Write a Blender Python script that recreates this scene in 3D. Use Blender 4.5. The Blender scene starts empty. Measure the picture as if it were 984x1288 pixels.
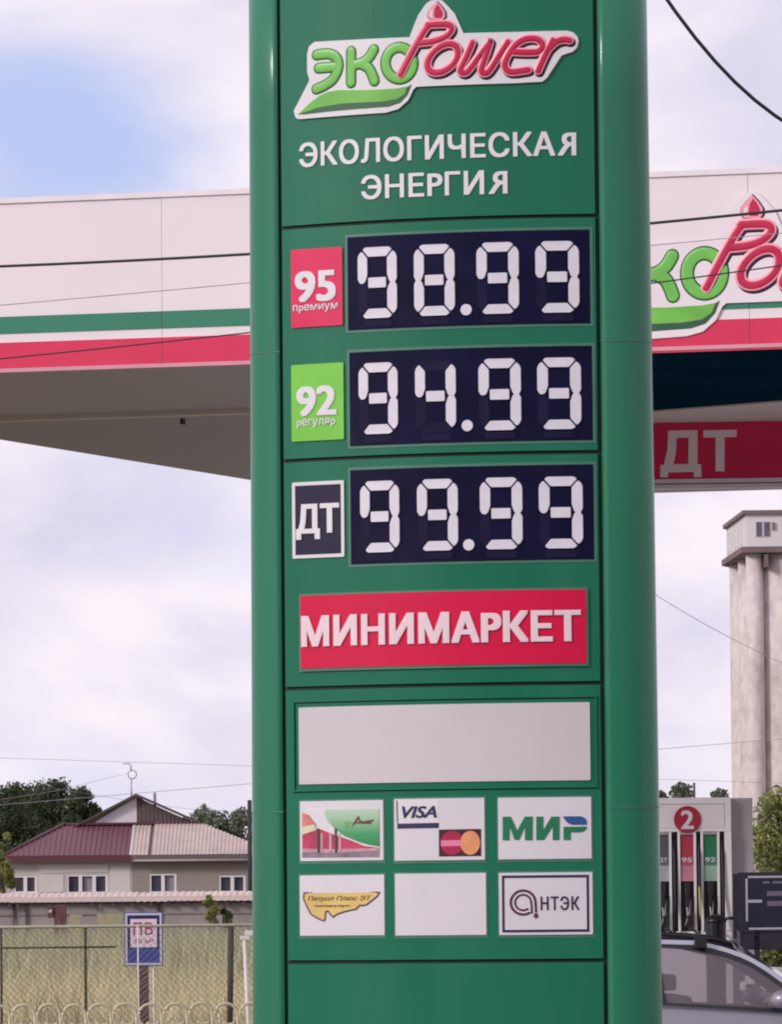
import bpy, bmesh, math, random
import numpy as np
from mathutils import Vector, Matrix
from mathutils.geometry import tessellate_polygon

SC = bpy.context.scene
COL = SC.collection
R = math.radians

# ------------------------------------------------------------------ camera
F_PX, HOR, ROLL = 8147.0, 1145.8, 0.009166
PITCH = math.atan((HOR - 644) / F_PX)
EYE = Vector((0, 0, 1.6))
_F = Vector((0, math.cos(PITCH), math.sin(PITCH)))
_U0 = Vector((0, -math.sin(PITCH), math.cos(PITCH)))
_R0 = Vector((1, 0, 0))
CR = _R0 * math.cos(ROLL) - _U0 * math.sin(ROLL)
CU = _U0 * math.cos(ROLL) + _R0 * math.sin(ROLL)
cam = bpy.data.cameras.new('camera')
camo = bpy.data.objects.new('camera', cam)
COL.objects.link(camo)
mw = Matrix((CR, CU, -_F)).transposed().to_4x4()
mw.translation = EYE
camo.matrix_world = mw
cam.sensor_fit = 'HORIZONTAL'
cam.sensor_width = 36
cam.lens = F_PX / 984 * 36
cam.clip_start = 0.5
cam.clip_end = 6000
SC.camera = camo

# ------------------------------------------------------------------ light and sky
SUN_EL, SUN_AZ = 25, -126          # azimuth measured from +Y towards +X: from the left, a little behind the camera
w = bpy.data.worlds.new('World')
SC.world = w
w.use_nodes = True
nt = w.node_tree
nt.nodes.clear()
def N(t, typ, **kw):
    n = t.nodes.new(typ)
    for k, v in kw.items():
        setattr(n, k, v)
    return n
out = N(nt, 'ShaderNodeOutputWorld')
sky = N(nt, 'ShaderNodeTexSky', sky_type='NISHITA', sun_disc=False)
sky.sun_elevation = R(SUN_EL)
sky.sun_rotation = R(SUN_AZ)
sky.air_density = 1.0
sky.dust_density = 1.5
bg1 = N(nt, 'ShaderNodeBackground')
bg1.inputs[1].default_value = 0.10
skyg = N(nt, 'ShaderNodeMix', data_type='RGBA', blend_type='MIX')
skyg.inputs[0].default_value = 0.85
skyg.inputs[7].default_value = (5.3, 6.2, 9.9, 1)
nt.links.new(sky.outputs[0], skyg.inputs[6])
nt.links.new(skyg.outputs[2], bg1.inputs[0])
bg2 = N(nt, 'ShaderNodeBackground')
bg2.inputs[1].default_value = 0.10
tc = N(nt, 'ShaderNodeTexCoord')
mp = N(nt, 'ShaderNodeMapping')
mp.inputs['Scale'].default_value = (1, 1, 1.9)
nt.links.new(tc.outputs['Generated'], mp.inputs[0])
n1 = N(nt, 'ShaderNodeTexNoise')
n1.inputs['Scale'].default_value = 15
n1.inputs['Detail'].default_value = 7
n1.inputs['Roughness'].default_value = 0.52
n1.inputs['Distortion'].default_value = 0.3
nt.links.new(mp.outputs[0], n1.inputs['Vector'])
n2 = N(nt, 'ShaderNodeTexNoise')
n2.inputs['Scale'].default_value = 22
n2.inputs['Detail'].default_value = 5
n2.inputs['Distortion'].default_value = 0.4
nt.links.new(mp.outputs[0], n2.inputs['Vector'])
rampc = N(nt, 'ShaderNodeValToRGB')
rampc.color_ramp.elements[0].position = 0.32
rampc.color_ramp.elements[0].color = (7.3, 6.9, 8.5, 1)
rampc.color_ramp.elements[1].position = 0.62
rampc.color_ramp.elements[1].color = (9.7, 8.9, 9.7, 1)
nt.links.new(n2.outputs[0], rampc.inputs[0])
nt.links.new(rampc.outputs[0], bg2.inputs[0])
# the clear gap in the cloud, up on the left
def raydir(px, py):
    return (_F + CR * ((px - 492) / F_PX) + CU * (-(py - 644) / F_PX)).normalized()
dst = N(nt, 'ShaderNodeVectorMath', operation='DISTANCE')
dst.inputs[1].default_value = raydir(60, 190)
nt.links.new(tc.outputs['Generated'], dst.inputs[0])
mr = N(nt, 'ShaderNodeMapRange')
mr.inputs['From Min'].default_value = 0.004
mr.inputs['From Max'].default_value = 0.040
mr.inputs['To Min'].default_value = -0.30
mr.inputs['To Max'].default_value = 0.10
nt.links.new(dst.outputs['Value'], mr.inputs[0])
ad = N(nt, 'ShaderNodeMath', operation='ADD')
nt.links.new(n1.outputs[0], ad.inputs[0])
nt.links.new(mr.outputs[0], ad.inputs[1])
mr2 = N(nt, 'ShaderNodeMapRange')
mr2.inputs['From Min'].default_value = 0.17
mr2.inputs['From Max'].default_value = 0.60
mr2.interpolation_type = 'SMOOTHSTEP'
nt.links.new(ad.outputs[0], mr2.inputs[0])
mx = N(nt, 'ShaderNodeMixShader')
nt.links.new(mr2.outputs[0], mx.inputs[0])
nt.links.new(bg1.outputs[0], mx.inputs[1])
nt.links.new(bg2.outputs[0], mx.inputs[2])
nt.links.new(mx.outputs[0], out.inputs[0])

sun = bpy.data.lights.new('sun', 'SUN')
sun.energy = 2.1
sun.angle = R(12)
sun.color = (1.0, 0.94, 0.88)
suno = bpy.data.objects.new('sun', sun)
COL.objects.link(suno)
a, e = R(SUN_AZ), R(SUN_EL)
sdir = Vector((math.sin(a) * math.cos(e), math.cos(a) * math.cos(e), math.sin(e)))
suno.rotation_euler = (-sdir).to_track_quat('-Z', 'Y').to_euler()

SC.view_settings.view_transform = 'Standard'
SC.view_settings.look = 'None'
SC.view_settings.exposure = 0.0
SC.view_settings.gamma = 1.0
SC.cycles.filter_width = 2.0
SC.cycles.max_bounces = 6
SC.cycles.transparent_max_bounces = 12

# ------------------------------------------------------------------ materials
def srgb(r, g, b):
    f = lambda c: (c / 255) / 12.92 if c / 255 <= 0.04045 else ((c / 255 + 0.055) / 1.055) ** 2.4
    return (f(r), f(g), f(b))
MATS = {}
def mat(name, col, rough=0.5, var=0.12, scale=6.0, bump=0.0, bscale=None, metal=0.0, coat=0.0, stretch=(1, 1, 1), spec=0.5, dirt=None, dirt_amt=0.0, alpha=None):
    """principled material: base colour broken up by two noises, optional dirt colour and fine relief"""
    if name in MATS:
        return MATS[name]
    m = bpy.data.materials.new(name)
    m.use_nodes = True
    t = m.node_tree
    p = t.nodes['Principled BSDF']
    tc = N(t, 'ShaderNodeTexCoord')
    mp = N(t, 'ShaderNodeMapping')
    mp.inputs['Scale'].default_value = stretch
    t.links.new(tc.outputs['Object'], mp.inputs[0])
    ns = N(t, 'ShaderNodeTexNoise')
    ns.inputs['Scale'].default_value = scale
    ns.inputs['Detail'].default_value = 5
    t.links.new(mp.outputs[0], ns.inputs['Vector'])
    rp = N(t, 'ShaderNodeValToRGB')
    rp.color_ramp.elements[0].position = 0.3
    rp.color_ramp.elements[1].position = 0.7
    rp.color_ramp.elements[0].color = tuple(max(0, c * (1 - var)) for c in col) + (1,)
    rp.color_ramp.elements[1].color = tuple(min(1, c * (1 + var)) for c in col) + (1,)
    t.links.new(ns.outputs[0], rp.inputs[0])
    last = rp.outputs[0]
    if dirt:
        n3 = N(t, 'ShaderNodeTexNoise')
        n3.inputs['Scale'].default_value = scale * 0.45
        n3.inputs['Detail'].default_value = 8
        n3.inputs['Roughness'].default_value = 0.65
        t.links.new(mp.outputs[0], n3.inputs['Vector'])
        r3 = N(t, 'ShaderNodeMapRange')
        r3.inputs['From Min'].default_value = 0.48
        r3.inputs['From Max'].default_value = 0.68
        r3.inputs['To Max'].default_value = dirt_amt
        t.links.new(n3.outputs[0], r3.inputs[0])
        mxx = N(t, 'ShaderNodeMix', data_type='RGBA')
        t.links.new(r3.outputs[0], mxx.inputs[0])
        t.links.new(last, mxx.inputs[6])
        mxx.inputs[7].default_value = tuple(dirt) + (1,)
        last = mxx.outputs[2]
    t.links.new(last, p.inputs['Base Color'])
    rr = N(t, 'ShaderNodeMapRange')
    rr.inputs['To Min'].default_value = max(0.02, rough - 0.07)
    rr.inputs['To Max'].default_value = min(1, rough + 0.07)
    t.links.new(ns.outputs[0], rr.inputs[0])
    t.links.new(rr.outputs[0], p.inputs['Roughness'])
    p.inputs['Metallic'].default_value = metal
    p.inputs['Coat Weight'].default_value = coat
    p.inputs['Coat Roughness'].default_value = 0.12
    p.inputs['Specular IOR Level'].default_value = spec
    if bump:
        nb = N(t, 'ShaderNodeTexNoise')
        nb.inputs['Scale'].default_value = bscale or scale * 3
        nb.inputs['Detail'].default_value = 4
        t.links.new(mp.outputs[0], nb.inputs['Vector'])
        b = N(t, 'ShaderNodeBump')
        b.inputs['Strength'].default_value = bump
        b.inputs['Distance'].default_value = 0.02
        t.links.new(nb.outputs[0], b.inputs['Height'])
        t.links.new(b.outputs[0], p.inputs['Normal'])
    MATS[name] = m
    return m

def gradient_mat(name, stops, axis=2, lo=0.0, hi=1.0, rough=0.4):
    """printed colour run along one axis of the object"""
    m = bpy.data.materials.new(name)
    m.use_nodes = True
    t = m.node_tree
    p = t.nodes['Principled BSDF']
    tc = N(t, 'ShaderNodeTexCoord')
    sx = N(t, 'ShaderNodeSeparateXYZ')
    t.links.new(tc.outputs['Object'], sx.inputs[0])
    mr = N(t, 'ShaderNodeMapRange')
    mr.inputs['From Min'].default_value = lo
    mr.inputs['From Max'].default_value = hi
    t.links.new(sx.outputs[axis], mr.inputs[0])
    rp = N(t, 'ShaderNodeValToRGB')
    while len(rp.color_ramp.elements) < len(stops):
        rp.color_ramp.elements.new(0.5)
    for el, (q, c) in zip(rp.color_ramp.elements, stops):
        el.position = q
        el.color = tuple(c) + (1,)
    t.links.new(mr.outputs[0], rp.inputs[0])
    t.links.new(rp.outputs[0], p.inputs['Base Color'])
    p.inputs['Roughness'].default_value = rough
    return m

GREEN = mat('sign_green', (0.001, 0.140, 0.074), 0.34, 0.05, 2.2, bump=0.02, bscale=2.0, coat=0.12, spec=0.32, dirt=(0.035, 0.185, 0.125), dirt_amt=0.30, stretch=(1.6, 1.6, 0.28))
GREEN_COL = mat('column_green', (0.000, 0.155, 0.076), 0.55, 0.06, 2.0, bump=0.015, bscale=3.0, coat=0.45, spec=0.35, stretch=(1, 1, 0.12), dirt=(0.05, 0.18, 0.12), dirt_amt=0.2)
_p = GREEN_COL.node_tree.nodes['Principled BSDF']
_p.inputs['Coat Weight'].default_value = 0.6
_p.inputs['Coat IOR'].default_value = 1.5
_p.inputs['Coat Roughness'].default_value = 0.16
GROOVE = mat('groove_dark', (0.001, 0.014, 0.009), 0.7, 0.2)
WHITE = mat('sign_white', (0.70, 0.67, 0.71), 0.38, 0.03, 2.5, coat=0.1)
BOARDW = mat('blank_white_board', (0.58, 0.53, 0.57), 0.42, 0.035, 1.6, dirt=(0.50, 0.46, 0.52), dirt_amt=0.5)
LETTER = mat('letter_white', (0.72, 0.69, 0.74), 0.4, 0.03)
RED = mat('sign_red', (0.62, 0.004, 0.058), 0.42, 0.05, 3.0, spec=0.25)
PLATE_RED = mat('plate_red', (0.70, 0.035, 0.115), 0.32, 0.04, 6.0, spec=0.3)
PLATE_GREEN = mat('plate_light_green', (0.17, 0.55, 0.045), 0.36, 0.05, 6.0, coat=0.15)
NAVY = mat('display_navy', (0.006, 0.005, 0.031), 0.5, 0.25, 5.0, spec=0.08, dirt=(0.016, 0.014, 0.045), dirt_amt=0.5)
NAVY2 = mat('display_navy_relief', (0.014, 0.011, 0.042), 0.5, 0.15, 8.0, spec=0.08)
DTBLACK = mat('plate_black', (0.022, 0.017, 0.046), 0.45, 0.1, 8.0, spec=0.2)
SEG = mat('digit_segment_white', (0.68, 0.65, 0.74), 0.4, 0.04, 20)
PLATE_EDGE = mat('plate_edge_grey_green', (0.05, 0.17, 0.12), 0.45, 0.1)
L_GREEN = mat('logo_green', (0.16, 0.50, 0.085), 0.36, 0.08, 6)
L_DGREEN = mat('logo_dark_green', (0.010, 0.09, 0.035), 0.4, 0.1)
L_PINK = mat('logo_pink_edge', (0.88, 0.34, 0.42), 0.34, 0.05)
L_RED = mat('logo_red', (0.50, 0.008, 0.065), 0.32, 0.08, 8)
L_DARK = mat('logo_shadow_purple', (0.035, 0.008, 0.035), 0.45, 0.1)

# ------------------------------------------------------------------ object helpers
def link(name, me, m, parent=None):
    o = bpy.data.objects.new(name, me)
    COL.objects.link(o)
    if m is not None:
        me.materials.append(m)
    if parent:
        o.parent = parent
    return o
def tag(o, label=None, cat=None, group=None, kind=None):
    if label: o['label'] = label
    if cat: o['category'] = cat
    if group: o['group'] = group
    if kind: o['kind'] = kind
    return o
def empty(name, loc, rz=0.0, label=None, cat=None, group=None):
    o = bpy.data.objects.new(name, None)
    COL.objects.link(o)
    o.location = loc
    o.rotation_euler = (0, 0, rz)
    o.empty_display_size = 0.2
    return tag(o, label, cat, group)
def from_bm(name, bm, m, parent=None, smooth=False):
    me = bpy.data.meshes.new(name)
    bmesh.ops.recalc_face_normals(bm, faces=bm.faces)
    bm.to_mesh(me)
    bm.free()
    if smooth:
        me.polygons.foreach_set('use_smooth', [True] * len(me.polygons))
    return link(name, me, m, parent)
def bx(bm, x0, x1, y0, y1, z0, z1, bev=0.0):
    vs = [bm.verts.new((x, y, z)) for x in (x0, x1) for y in (y0, y1) for z in (z0, z1)]
    fs = [bm.faces.new([vs[i] for i in q]) for q in ((0, 1, 3, 2), (4, 6, 7, 5), (0, 4, 5, 1), (2, 3, 7, 6), (0, 2, 6, 4), (1, 5, 7, 3))]
    if bev:
        es = list({e for f in fs for e in f.edges})
        bmesh.ops.bevel(bm, geom=es, offset=bev, segments=2, affect='EDGES', profile=0.6)
def box(name, m, parent, x0, x1, y0, y1, z0, z1, bev=0.0):
    bm = bmesh.new()
    bx(bm, x0, x1, y0, y1, z0, z1, bev)
    return from_bm(name, bm, m, parent)
def add_tube(bm, pts, r, n=8, cap=True):
    pts = [Vector(p) for p in pts]
    rs = r if isinstance(r, (list, tuple)) else [r] * len(pts)
    rings = []
    for i, p in enumerate(pts):
        d = (pts[min(i + 1, len(pts) - 1)] - pts[max(i - 1, 0)]).normalized()
        ref = Vector((0, 0, 1)) if abs(d.z) < 0.9 else Vector((1, 0, 0))
        x = d.cross(ref).normalized()
        y = d.cross(x)
        rings.append([bm.verts.new(p + (x * math.cos(k * 2 * math.pi / n) + y * math.sin(k * 2 * math.pi / n)) * rs[i]) for k in range(n)])
    for q, s in zip(rings, rings[1:]):
        for k in range(n):
            bm.faces.new((q[k], q[(k + 1) % n], s[(k + 1) % n], s[k]))
    if cap:
        bm.faces.new(rings[0][::-1])
        bm.faces.new(rings[-1])
def tube(name, m, parent, pts, r, n=8):
    bm = bmesh.new()
    add_tube(bm, pts, r, n)
    return from_bm(name, bm, m, parent, True)
def prism(name, m, parent, prof, y0, y1, axis='y', bev=0):
    """profile in x,z extruded along y"""
    bm = bmesh.new()
    A = [bm.verts.new((x, y0, z)) for x, z in prof]
    B = [bm.verts.new((x, y1, z)) for x, z in prof]
    n = len(prof)
    f1 = bm.faces.new(A)
    f2 = bm.faces.new(B[::-1])
    for i in range(n):
        bm.faces.new((A[i], B[i], B[(i + 1) % n], A[(i + 1) % n]))
    if bev:
        bmesh.ops.bevel(bm, geom=list(bm.edges), offset=bev, segments=1, affect='EDGES')
    bmesh.ops.triangulate(bm, faces=[f for f in bm.faces if len(f.verts) > 4])
    return from_bm(name, bm, m, parent)

class Frame:
    """a vertical plane (or a face bulging towards the viewer) standing at a real place; u along it, z up, o out of it"""
    def __init__(s, px, depth, theta=0.0, curve=None):
        s.th = theta
        s.curve = curve
        s.O = Vector(((px - 492) / F_PX * depth, depth, 0))
        s.ux = Vector((math.cos(theta), -math.sin(theta), 0))
        s.n = Vector((-math.sin(theta), -math.cos(theta), 0))
    def w(s, u):
        return 0.0 if not s.curve else s.curve[0] * (1 - (u / s.curve[1]) ** 2)
    def uz(s, px, py, o=0.0):
        d = _F + CR * ((px - 492) / F_PX) + CU * (-(py - 644) / F_PX)
        u = 0.0
        for _ in range(8 if s.curve else 1):
            w_ = s.w(u) + o
            t = (s.O + s.n * w_ - EYE).dot(s.n) / d.dot(s.n)
            P = EYE + d * t
            u = (P - s.O).dot(s.ux)
        return u, P.z
    def loc(s, u, z, o=0.0):
        return (u, -(s.w(u) + o), z)
    def box4(s, tl, tr, bl, br):
        q = [s.uz(*p) for p in (tl, tr, bl, br)]
        return ((q[0][0] + q[2][0]) / 2, (q[1][0] + q[3][0]) / 2, (q[2][1] + q[3][1]) / 2, (q[0][1] + q[1][1]) / 2)
    def empty(s, name, label, cat, group=None):
        return empty(name, s.O, -s.th, label, cat, group)
def at(px, py, depth):
    d = _F + CR * ((px - 492) / F_PX) + CU * (-(py - 644) / F_PX)
    return EYE + d * (depth / d.y)

def solid(name, m, parent, fr, loops, o0, o1, step=0.05, fill=None):
    """flat outline(s) in u,z laid on the frame's face between offsets o0 and o1"""
    bm = bmesh.new()
    if fill is None:
        vecs = [[Vector((u, z, 0)) for u, z in L] for L in loops]
        flat = [p for L in vecs for p in L]
        tris = tessellate_polygon(vecs)
    else:
        flat, tris = fill
        flat = [Vector((p[0], p[1], 0)) for p in flat]
    vs = [bm.verts.new((p.x, 0, p.y)) for p in flat]
    for t in tris:
        try:
            bm.faces.new([vs[i] for i in t])
        except ValueError:
            pass
    bmesh.ops.recalc_face_normals(bm, faces=bm.faces)
    if fr.curve and step:
        us = [v.co.x for v in bm.verts]
        k = math.ceil((min(us) + 1e-4) / step)
        while k * step < max(us) - 1e-4:
            bmesh.ops.bisect_plane(bm, geom=list(bm.verts) + list(bm.edges) + list(bm.faces), plane_co=(k * step, 0, 0), plane_no=(1, 0, 0))
            k += 1
    if o1 > o0:
        ret = bmesh.ops.extrude_face_region(bm, geom=list(bm.faces))
        top = {g for g in ret['geom'] if isinstance(g, bmesh.types.BMVert)}
    else:
        top = set()
    for v in bm.verts:
        v.co = fr.loc(v.co.x, v.co.z, o1 if v in top else o0)
    return from_bm(name, bm, m, parent)
def rect(u0, u1, z0, z1):
    return [[(u0, z0), (u1, z0), (u1, z1), (u0, z1)]]
def rrect(u0, u1, z0, z1, r, n=4):
    L = []
    for cx, cz, a0 in ((u1 - r, z1 - r, 0), (u0 + r, z1 - r, 90), (u0 + r, z0 + r, 180), (u1 - r, z0 + r, 270)):
        for k in range(n + 1):
            a = R(a0 + 90 * k / n)
            L.append((cx + r * math.cos(a), cz + r * math.sin(a)))
    return [L]
def pxloop(fr, pts):
    return [fr.uz(*p) for p in pts]

_tcache = {}
def text_fill(s, bold=0.0, spacing=1.0, shear=0.0):
    key = (s, spacing, shear)
    if key in _tcache:
        return _tcache[key]
    cu = bpy.data.curves.new('tmp_text', 'FONT')
    flip = s.endswith('Я')          # the last letter is drawn as a mirrored R
    s_ = s.replace('Р', 'P').replace('р', 'p')
    if flip:
        v0, f0 = text_fill(s[:-1], bold, spacing, shear)
        edge = max(p[0] for p in v0)
        s_ = s_[:-1] + 'R'
    cu.body = s_
    cu.size = 1.0
    cu.offset = 0.0
    cu.space_character = spacing
    cu.resolution_u = 4
    cu.shear = shear
    cu.fill_mode = 'FRONT'
    o = bpy.data.objects.new('tmp_text', cu)
    COL.objects.link(o)
    dg = bpy.context.evaluated_depsgraph_get()
    me = bpy.data.meshes.new_from_object(o.evaluated_get(dg))
    v = [(q.co.x, q.co.y) for q in me.vertices]
    f = [tuple(p.vertices) for p in me.polygons]
    bpy.data.objects.remove(o)
    bpy.data.curves.remove(cu)
    bpy.data.meshes.remove(me)
    if flip:
        gx = [p[0] for p in v if p[0] > edge + 0.005]
        m_ = min(gx) + max(gx)
        v = [(m_ - x, y) if x > edge + 0.005 else (x, y) for x, y in v]
    _tcache[key] = (v, f)
    return v, f
def text(name, m, parent, fr, s, u0, u1, z0, z1, o0, o1, bold=0.02, spacing=1.0, shear=0.0, step=0.12):
    v, f = text_fill(s, bold, spacing, shear)
    xs = [p[0] for p in v]
    ys = [p[1] for p in v]
    x0, x1, y0, y1 = min(xs), max(xs), min(ys), max(ys)
    step = 0
    hx = (z1 - z0) * bold * 0.95 * (0.9 if (u1 - u0) > (z1 - z0) else 0.7)
    hy = (z1 - z0) * bold * 0.45
    u0, u1, z0, z1 = u0 + hx, u1 - hx, z0 + hy, z1 - hy
    v = [(u0 + (x - x0) / (x1 - x0) * (u1 - u0), z0 + (y - y0) / (y1 - y0) * (z1 - z0)) for x, y in v]
    # heavier weight: the same outline laid again a hair to each side
    shifts = [(0, 0)] if bold <= 0.012 else [(-hx, -hy), (-hx, hy), (hx, -hy), (hx, hy), (-hx * 0.35, -hy), (hx * 0.35, hy), (0, 0)]
    first = None
    bmj = bmesh.new()
    for i, (dx, dy) in enumerate(shifts):
        o = solid(name, m, parent, fr, None, o0, o1 + 0.00012 * i, step, fill=([(x + dx, y + dy) for x, y in v], f))
        bmj.from_mesh(o.data)
        me = o.data
        bpy.data.objects.remove(o)
        bpy.data.meshes.remove(me)
    me = bpy.data.meshes.new(name)
    bmj.to_mesh(me)
    bmj.free()
    return link(name, me, m, parent)

def smooth_path(pts, closed=False, k=5):
    P = [np.array(p, float) for p in pts]
    n = len(P)
    if n < 3:
        return [tuple(p) for p in P]
    out_ = []
    rng = range(n) if closed else range(n - 1)
    for i in rng:
        p0 = P[(i - 1) % n] if closed or i > 0 else P[i]
        p1, p2 = P[i], P[(i + 1) % n]
        p3 = P[(i + 2) % n] if closed or i + 2 < n else p2
        for j in range(k):
            t = j / k
            out_.append(tuple(0.5 * (2 * p1 + (p2 - p0) * t + (2 * p0 - 5 * p1 + 4 * p2 - p3) * t * t + (3 * p1 - p0 - 3 * p2 + p3) * t ** 3)))
    out_.append(tuple(P[0] if closed else P[-1]))
    return out_
def strokes(name, m, parent, fr, paths, r, base, h):
    """low rounded relief following brush strokes given in u,z; height above the face h at the spine"""
    bm = bmesh.new()
    prof = [(-1.0, 0.0), (-0.95, 0.5), (-0.84, 0.82), (-0.5, 0.94), (0, 1.0), (0.5, 0.94), (0.84, 0.82), (0.95, 0.5), (1.0, 0.0)]
    for path in paths:
        for i in range(len(path) - 1):
            a_, b_ = np.array(path[i]), np.array(path[i + 1])
            d = b_ - a_
            L = np.hypot(*d)
            if L < 1e-7:
                continue
            nn = np.array([-d[1], d[0]]) / L
            ra = [bm.verts.new(fr.loc(*(a_ + nn * q * r), base + hh * h)) for q, hh in prof]
            rb = [bm.verts.new(fr.loc(*(b_ + nn * q * r), base + hh * h)) for q, hh in prof]
            for k in range(len(prof) - 1):
                bm.faces.new((ra[k], ra[k + 1], rb[k + 1], rb[k]))
        for p in path:
            rings = []
            for q, hh in ((1.0, 0.0), (0.95, 0.5), (0.84, 0.82), (0.5, 0.94)):
                rings.append([bm.verts.new(fr.loc(p[0] + r * q * math.cos(a_ * math.pi / 6), p[1] + r * q * math.sin(a_ * math.pi / 6), base + hh * h)) for a_ in range(12)])
            top = bm.verts.new(fr.loc(p[0], p[1], base + h))
            for g, s_ in zip(rings, rings[1:]):
                for k in range(12):
                    bm.faces.new((g[k], g[(k + 1) % 12], s_[(k + 1) % 12], s_[k]))
            for k in range(12):
                bm.faces.new((rings[-1][k], rings[-1][(k + 1) % 12], top))
    me = bpy.data.meshes.new(name)
    bm.to_mesh(me)
    bm.free()
    me.polygons.foreach_set('use_smooth', [True] * len(me.polygons))
    return link(name, me, m, parent)

# ------------------------------------------------------------------ ground
GRD = mat('ground_soil', (0.17, 0.14, 0.085), 0.95, 0.3, 0.6, bump=0.4, bscale=6, dirt=(0.11, 0.12, 0.05), dirt_amt=0.7)
ASPH = mat('asphalt', (0.055, 0.054, 0.056), 0.85, 0.18, 1.5, bump=0.3, bscale=60)
CONC = mat('concrete', (0.32, 0.31, 0.29), 0.85, 0.15, 3, bump=0.25, bscale=30, dirt=(0.18, 0.17, 0.15), dirt_amt=0.5)
def sheet(name, m, pts, z):
    bm = bmesh.new()
    bm.faces.new([bm.verts.new((x, y, z)) for x, y in pts])
    return tag(from_bm(name, bm, m), kind='structure')
sheet('ground', GRD, [(-1500, -300), (1500, -300), (1500, 4000), (-1500, 4000)], 0)
sheet('forecourt', mat('forecourt_concrete', (0.33, 0.315, 0.31), 0.85, 0.15, 0.8, bump=0.2, bscale=30, dirt=(0.15, 0.14, 0.13), dirt_amt=0.5), [(-1.2, 30), (60, 30), (60, 90), (-1.2, 90)], 0.006)
sheet('road', ASPH, [(-200, -6), (200, -6), (200, 14), (-200, 14)], 0.006)
kb = box('kerb', CONC, None, -1.36, -1.2, 30, 90, -0.05, 0.13, 0.015)
tag(kb, kind='structure')

# ------------------------------------------------------------------ the price pillar
KS = 27.157 / 15
TH = 0.29294
SG = Frame(492 + 0.1512936 * KS / 27.157 * F_PX, 27.157, TH, (0.1908557 * KS, 0.68 * KS))
sign = SG.empty('price_sign_pillar', 'tall green fuel price pillar with rounded columns and white digit displays', 'price sign')
W = 0.6985          # half width of the face between the two columns
ZT, ZB = 5.75, 0.22
z1 = SG.uz(565, 275.5)[1]
z2 = SG.uz(565, 571.7)[1]
z3 = SG.uz(565, 861.2)[1]
z4 = SG.uz(590, 1208.6)[1]
GAP = 0.008
# dark core behind the panel joints
solid('core', GROOVE, sign, SG, rect(-W, W, ZB, ZT - 0.03), -0.16, -0.014)
def panel(za, zb):
    return solid('front_panel', GREEN, sign, SG, rect(-W + 0.017, W - 0.017, za + GAP, zb - GAP), -0.014, 0.0)
for za, zb in ((z1, ZT), (z2, z1), (z3, z2), (z4, z3), (ZB, z4)):
    panel(za, zb)
# columns
wW = SG.w(W)
def column(side):
    a0, b0 = 0.176, 0.158
    zs = [0.0, 1.0, 2.02, 2.027, 3.0, 3.945, 3.952, 5.0, ZT]
    t0 = R(10)
    n = 26
    def ring(z, inset=0.0):
        grow = 0.012 * (3.6 - z) / 3.0
        L = []
        for i in range(n + 1):
            t = t0 + (math.pi - 2 * t0) * i / n
            q = (math.sin(t) - math.sin(t0)) / (1 - math.sin(t0))
            L.append((side * (W + (a0 + grow - inset) * q ** 0.92), -(wW - b0 + (b0 - inset) * math.cos(t) / math.cos(t0)), z))
        return L
    bm = bmesh.new()
    prev = None
    rings = []
    for z in zs:
        r_ = ring(z)
        vs = [bm.verts.new(p) for p in r_]
        rings.append(vs)
        if prev:
            for i in range(n):
                bm.faces.new((prev[i], prev[i + 1], vs[i + 1], vs[i]))
            bm.faces.new((prev[0], vs[0], vs[n], prev[n]))
        prev = vs
    bm.faces.new(rings[0])
    bm.faces.new(rings[-1][::-1])
    o = from_bm('column', bm, GREEN_COL, sign)
    for p in o.data.polygons:
        p.use_smooth = abs(p.normal.z) < 0.5 and len(p.vertices) == 4 and abs(p.center.x) > W + 0.001
    for zj in (2.02, 3.95):
        bm = bmesh.new()
        A = [bm.verts.new(p) for p in ring(zj - 0.0025, -0.0022)]
        B = [bm.verts.new(p) for p in ring(zj + 0.0025, -0.0022)]
        for i in range(n):
            bm.faces.new((A[i], A[i + 1], B[i + 1], B[i]))
        from_bm('joint_ring', bm, PLATE_EDGE, o)
    return o
column(-1)
column(1)
bm = bmesh.new()
bx(bm, -W + 0.001, W - 0.001, -(wW - 2 * 0.158), -(wW - 2 * 0.158) + 0.03, ZB, ZT - 0.01)
from_bm('back_panel', bm, GREEN, sign)
box('plinth', CONC, sign, -1.05, 1.05, -0.36, 0.22, 0.0, 0.2, 0.02)

def plate(name, m, corners, th=0.008, r=0.006, base=0.0, edge=True, parent=None):
    u0, u1, za, zb = SG.box4(*corners)
    if edge:
        ed = solid(name, m, parent or sign, SG, rrect(u0, u1, za, zb, r), base, base + th)
    else:
        ed = solid(name, m, parent or sign, SG, rect(u0, u1, za, zb), base, base + th)
    return ed, (u0, u1, za, zb)

# logo -----------------------------------------------------------------
Q8 = lambda pts: [(360 + x / 4.92, y / 4.92) for x, y in pts]
Q1 = lambda pts: [(500 + x / 4.1, y / 4.1) for x, y in pts]
BACK = [(372.5, 148), (370.6, 140), (375, 132), (390.5, 101.6), (387.6, 92), (387.4, 69), (390, 59), (397, 53.6), (441, 51.2), (516.5, 47.6), (518, 42.7), (526.8, 20.7),
        (536.6, 6), (543, 1.5), (550, 0.2), (557, 1.5), (562, 6), (573, 18), (584, 42.7), (646, 41.2), (714.6, 39.5), (722, 41.5), (727, 46.5), (728.8, 52.4), (726.6, 61),
        (721, 66.2), (714, 68.3), (707.4, 70.7), (689, 98.8), (683, 103.7), (646, 105.6), (525, 110), (521, 113.5), (514.5, 127), (502, 138), (486, 142.6), (380.3, 150.6), (375.5, 150.4)]
E_ = [smooth_path(Q8([(195, 345), (270, 338), (318, 365), (330, 420), (300, 490), (250, 530), (193, 556)])), Q8([(207, 427), (315, 418)])]
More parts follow.
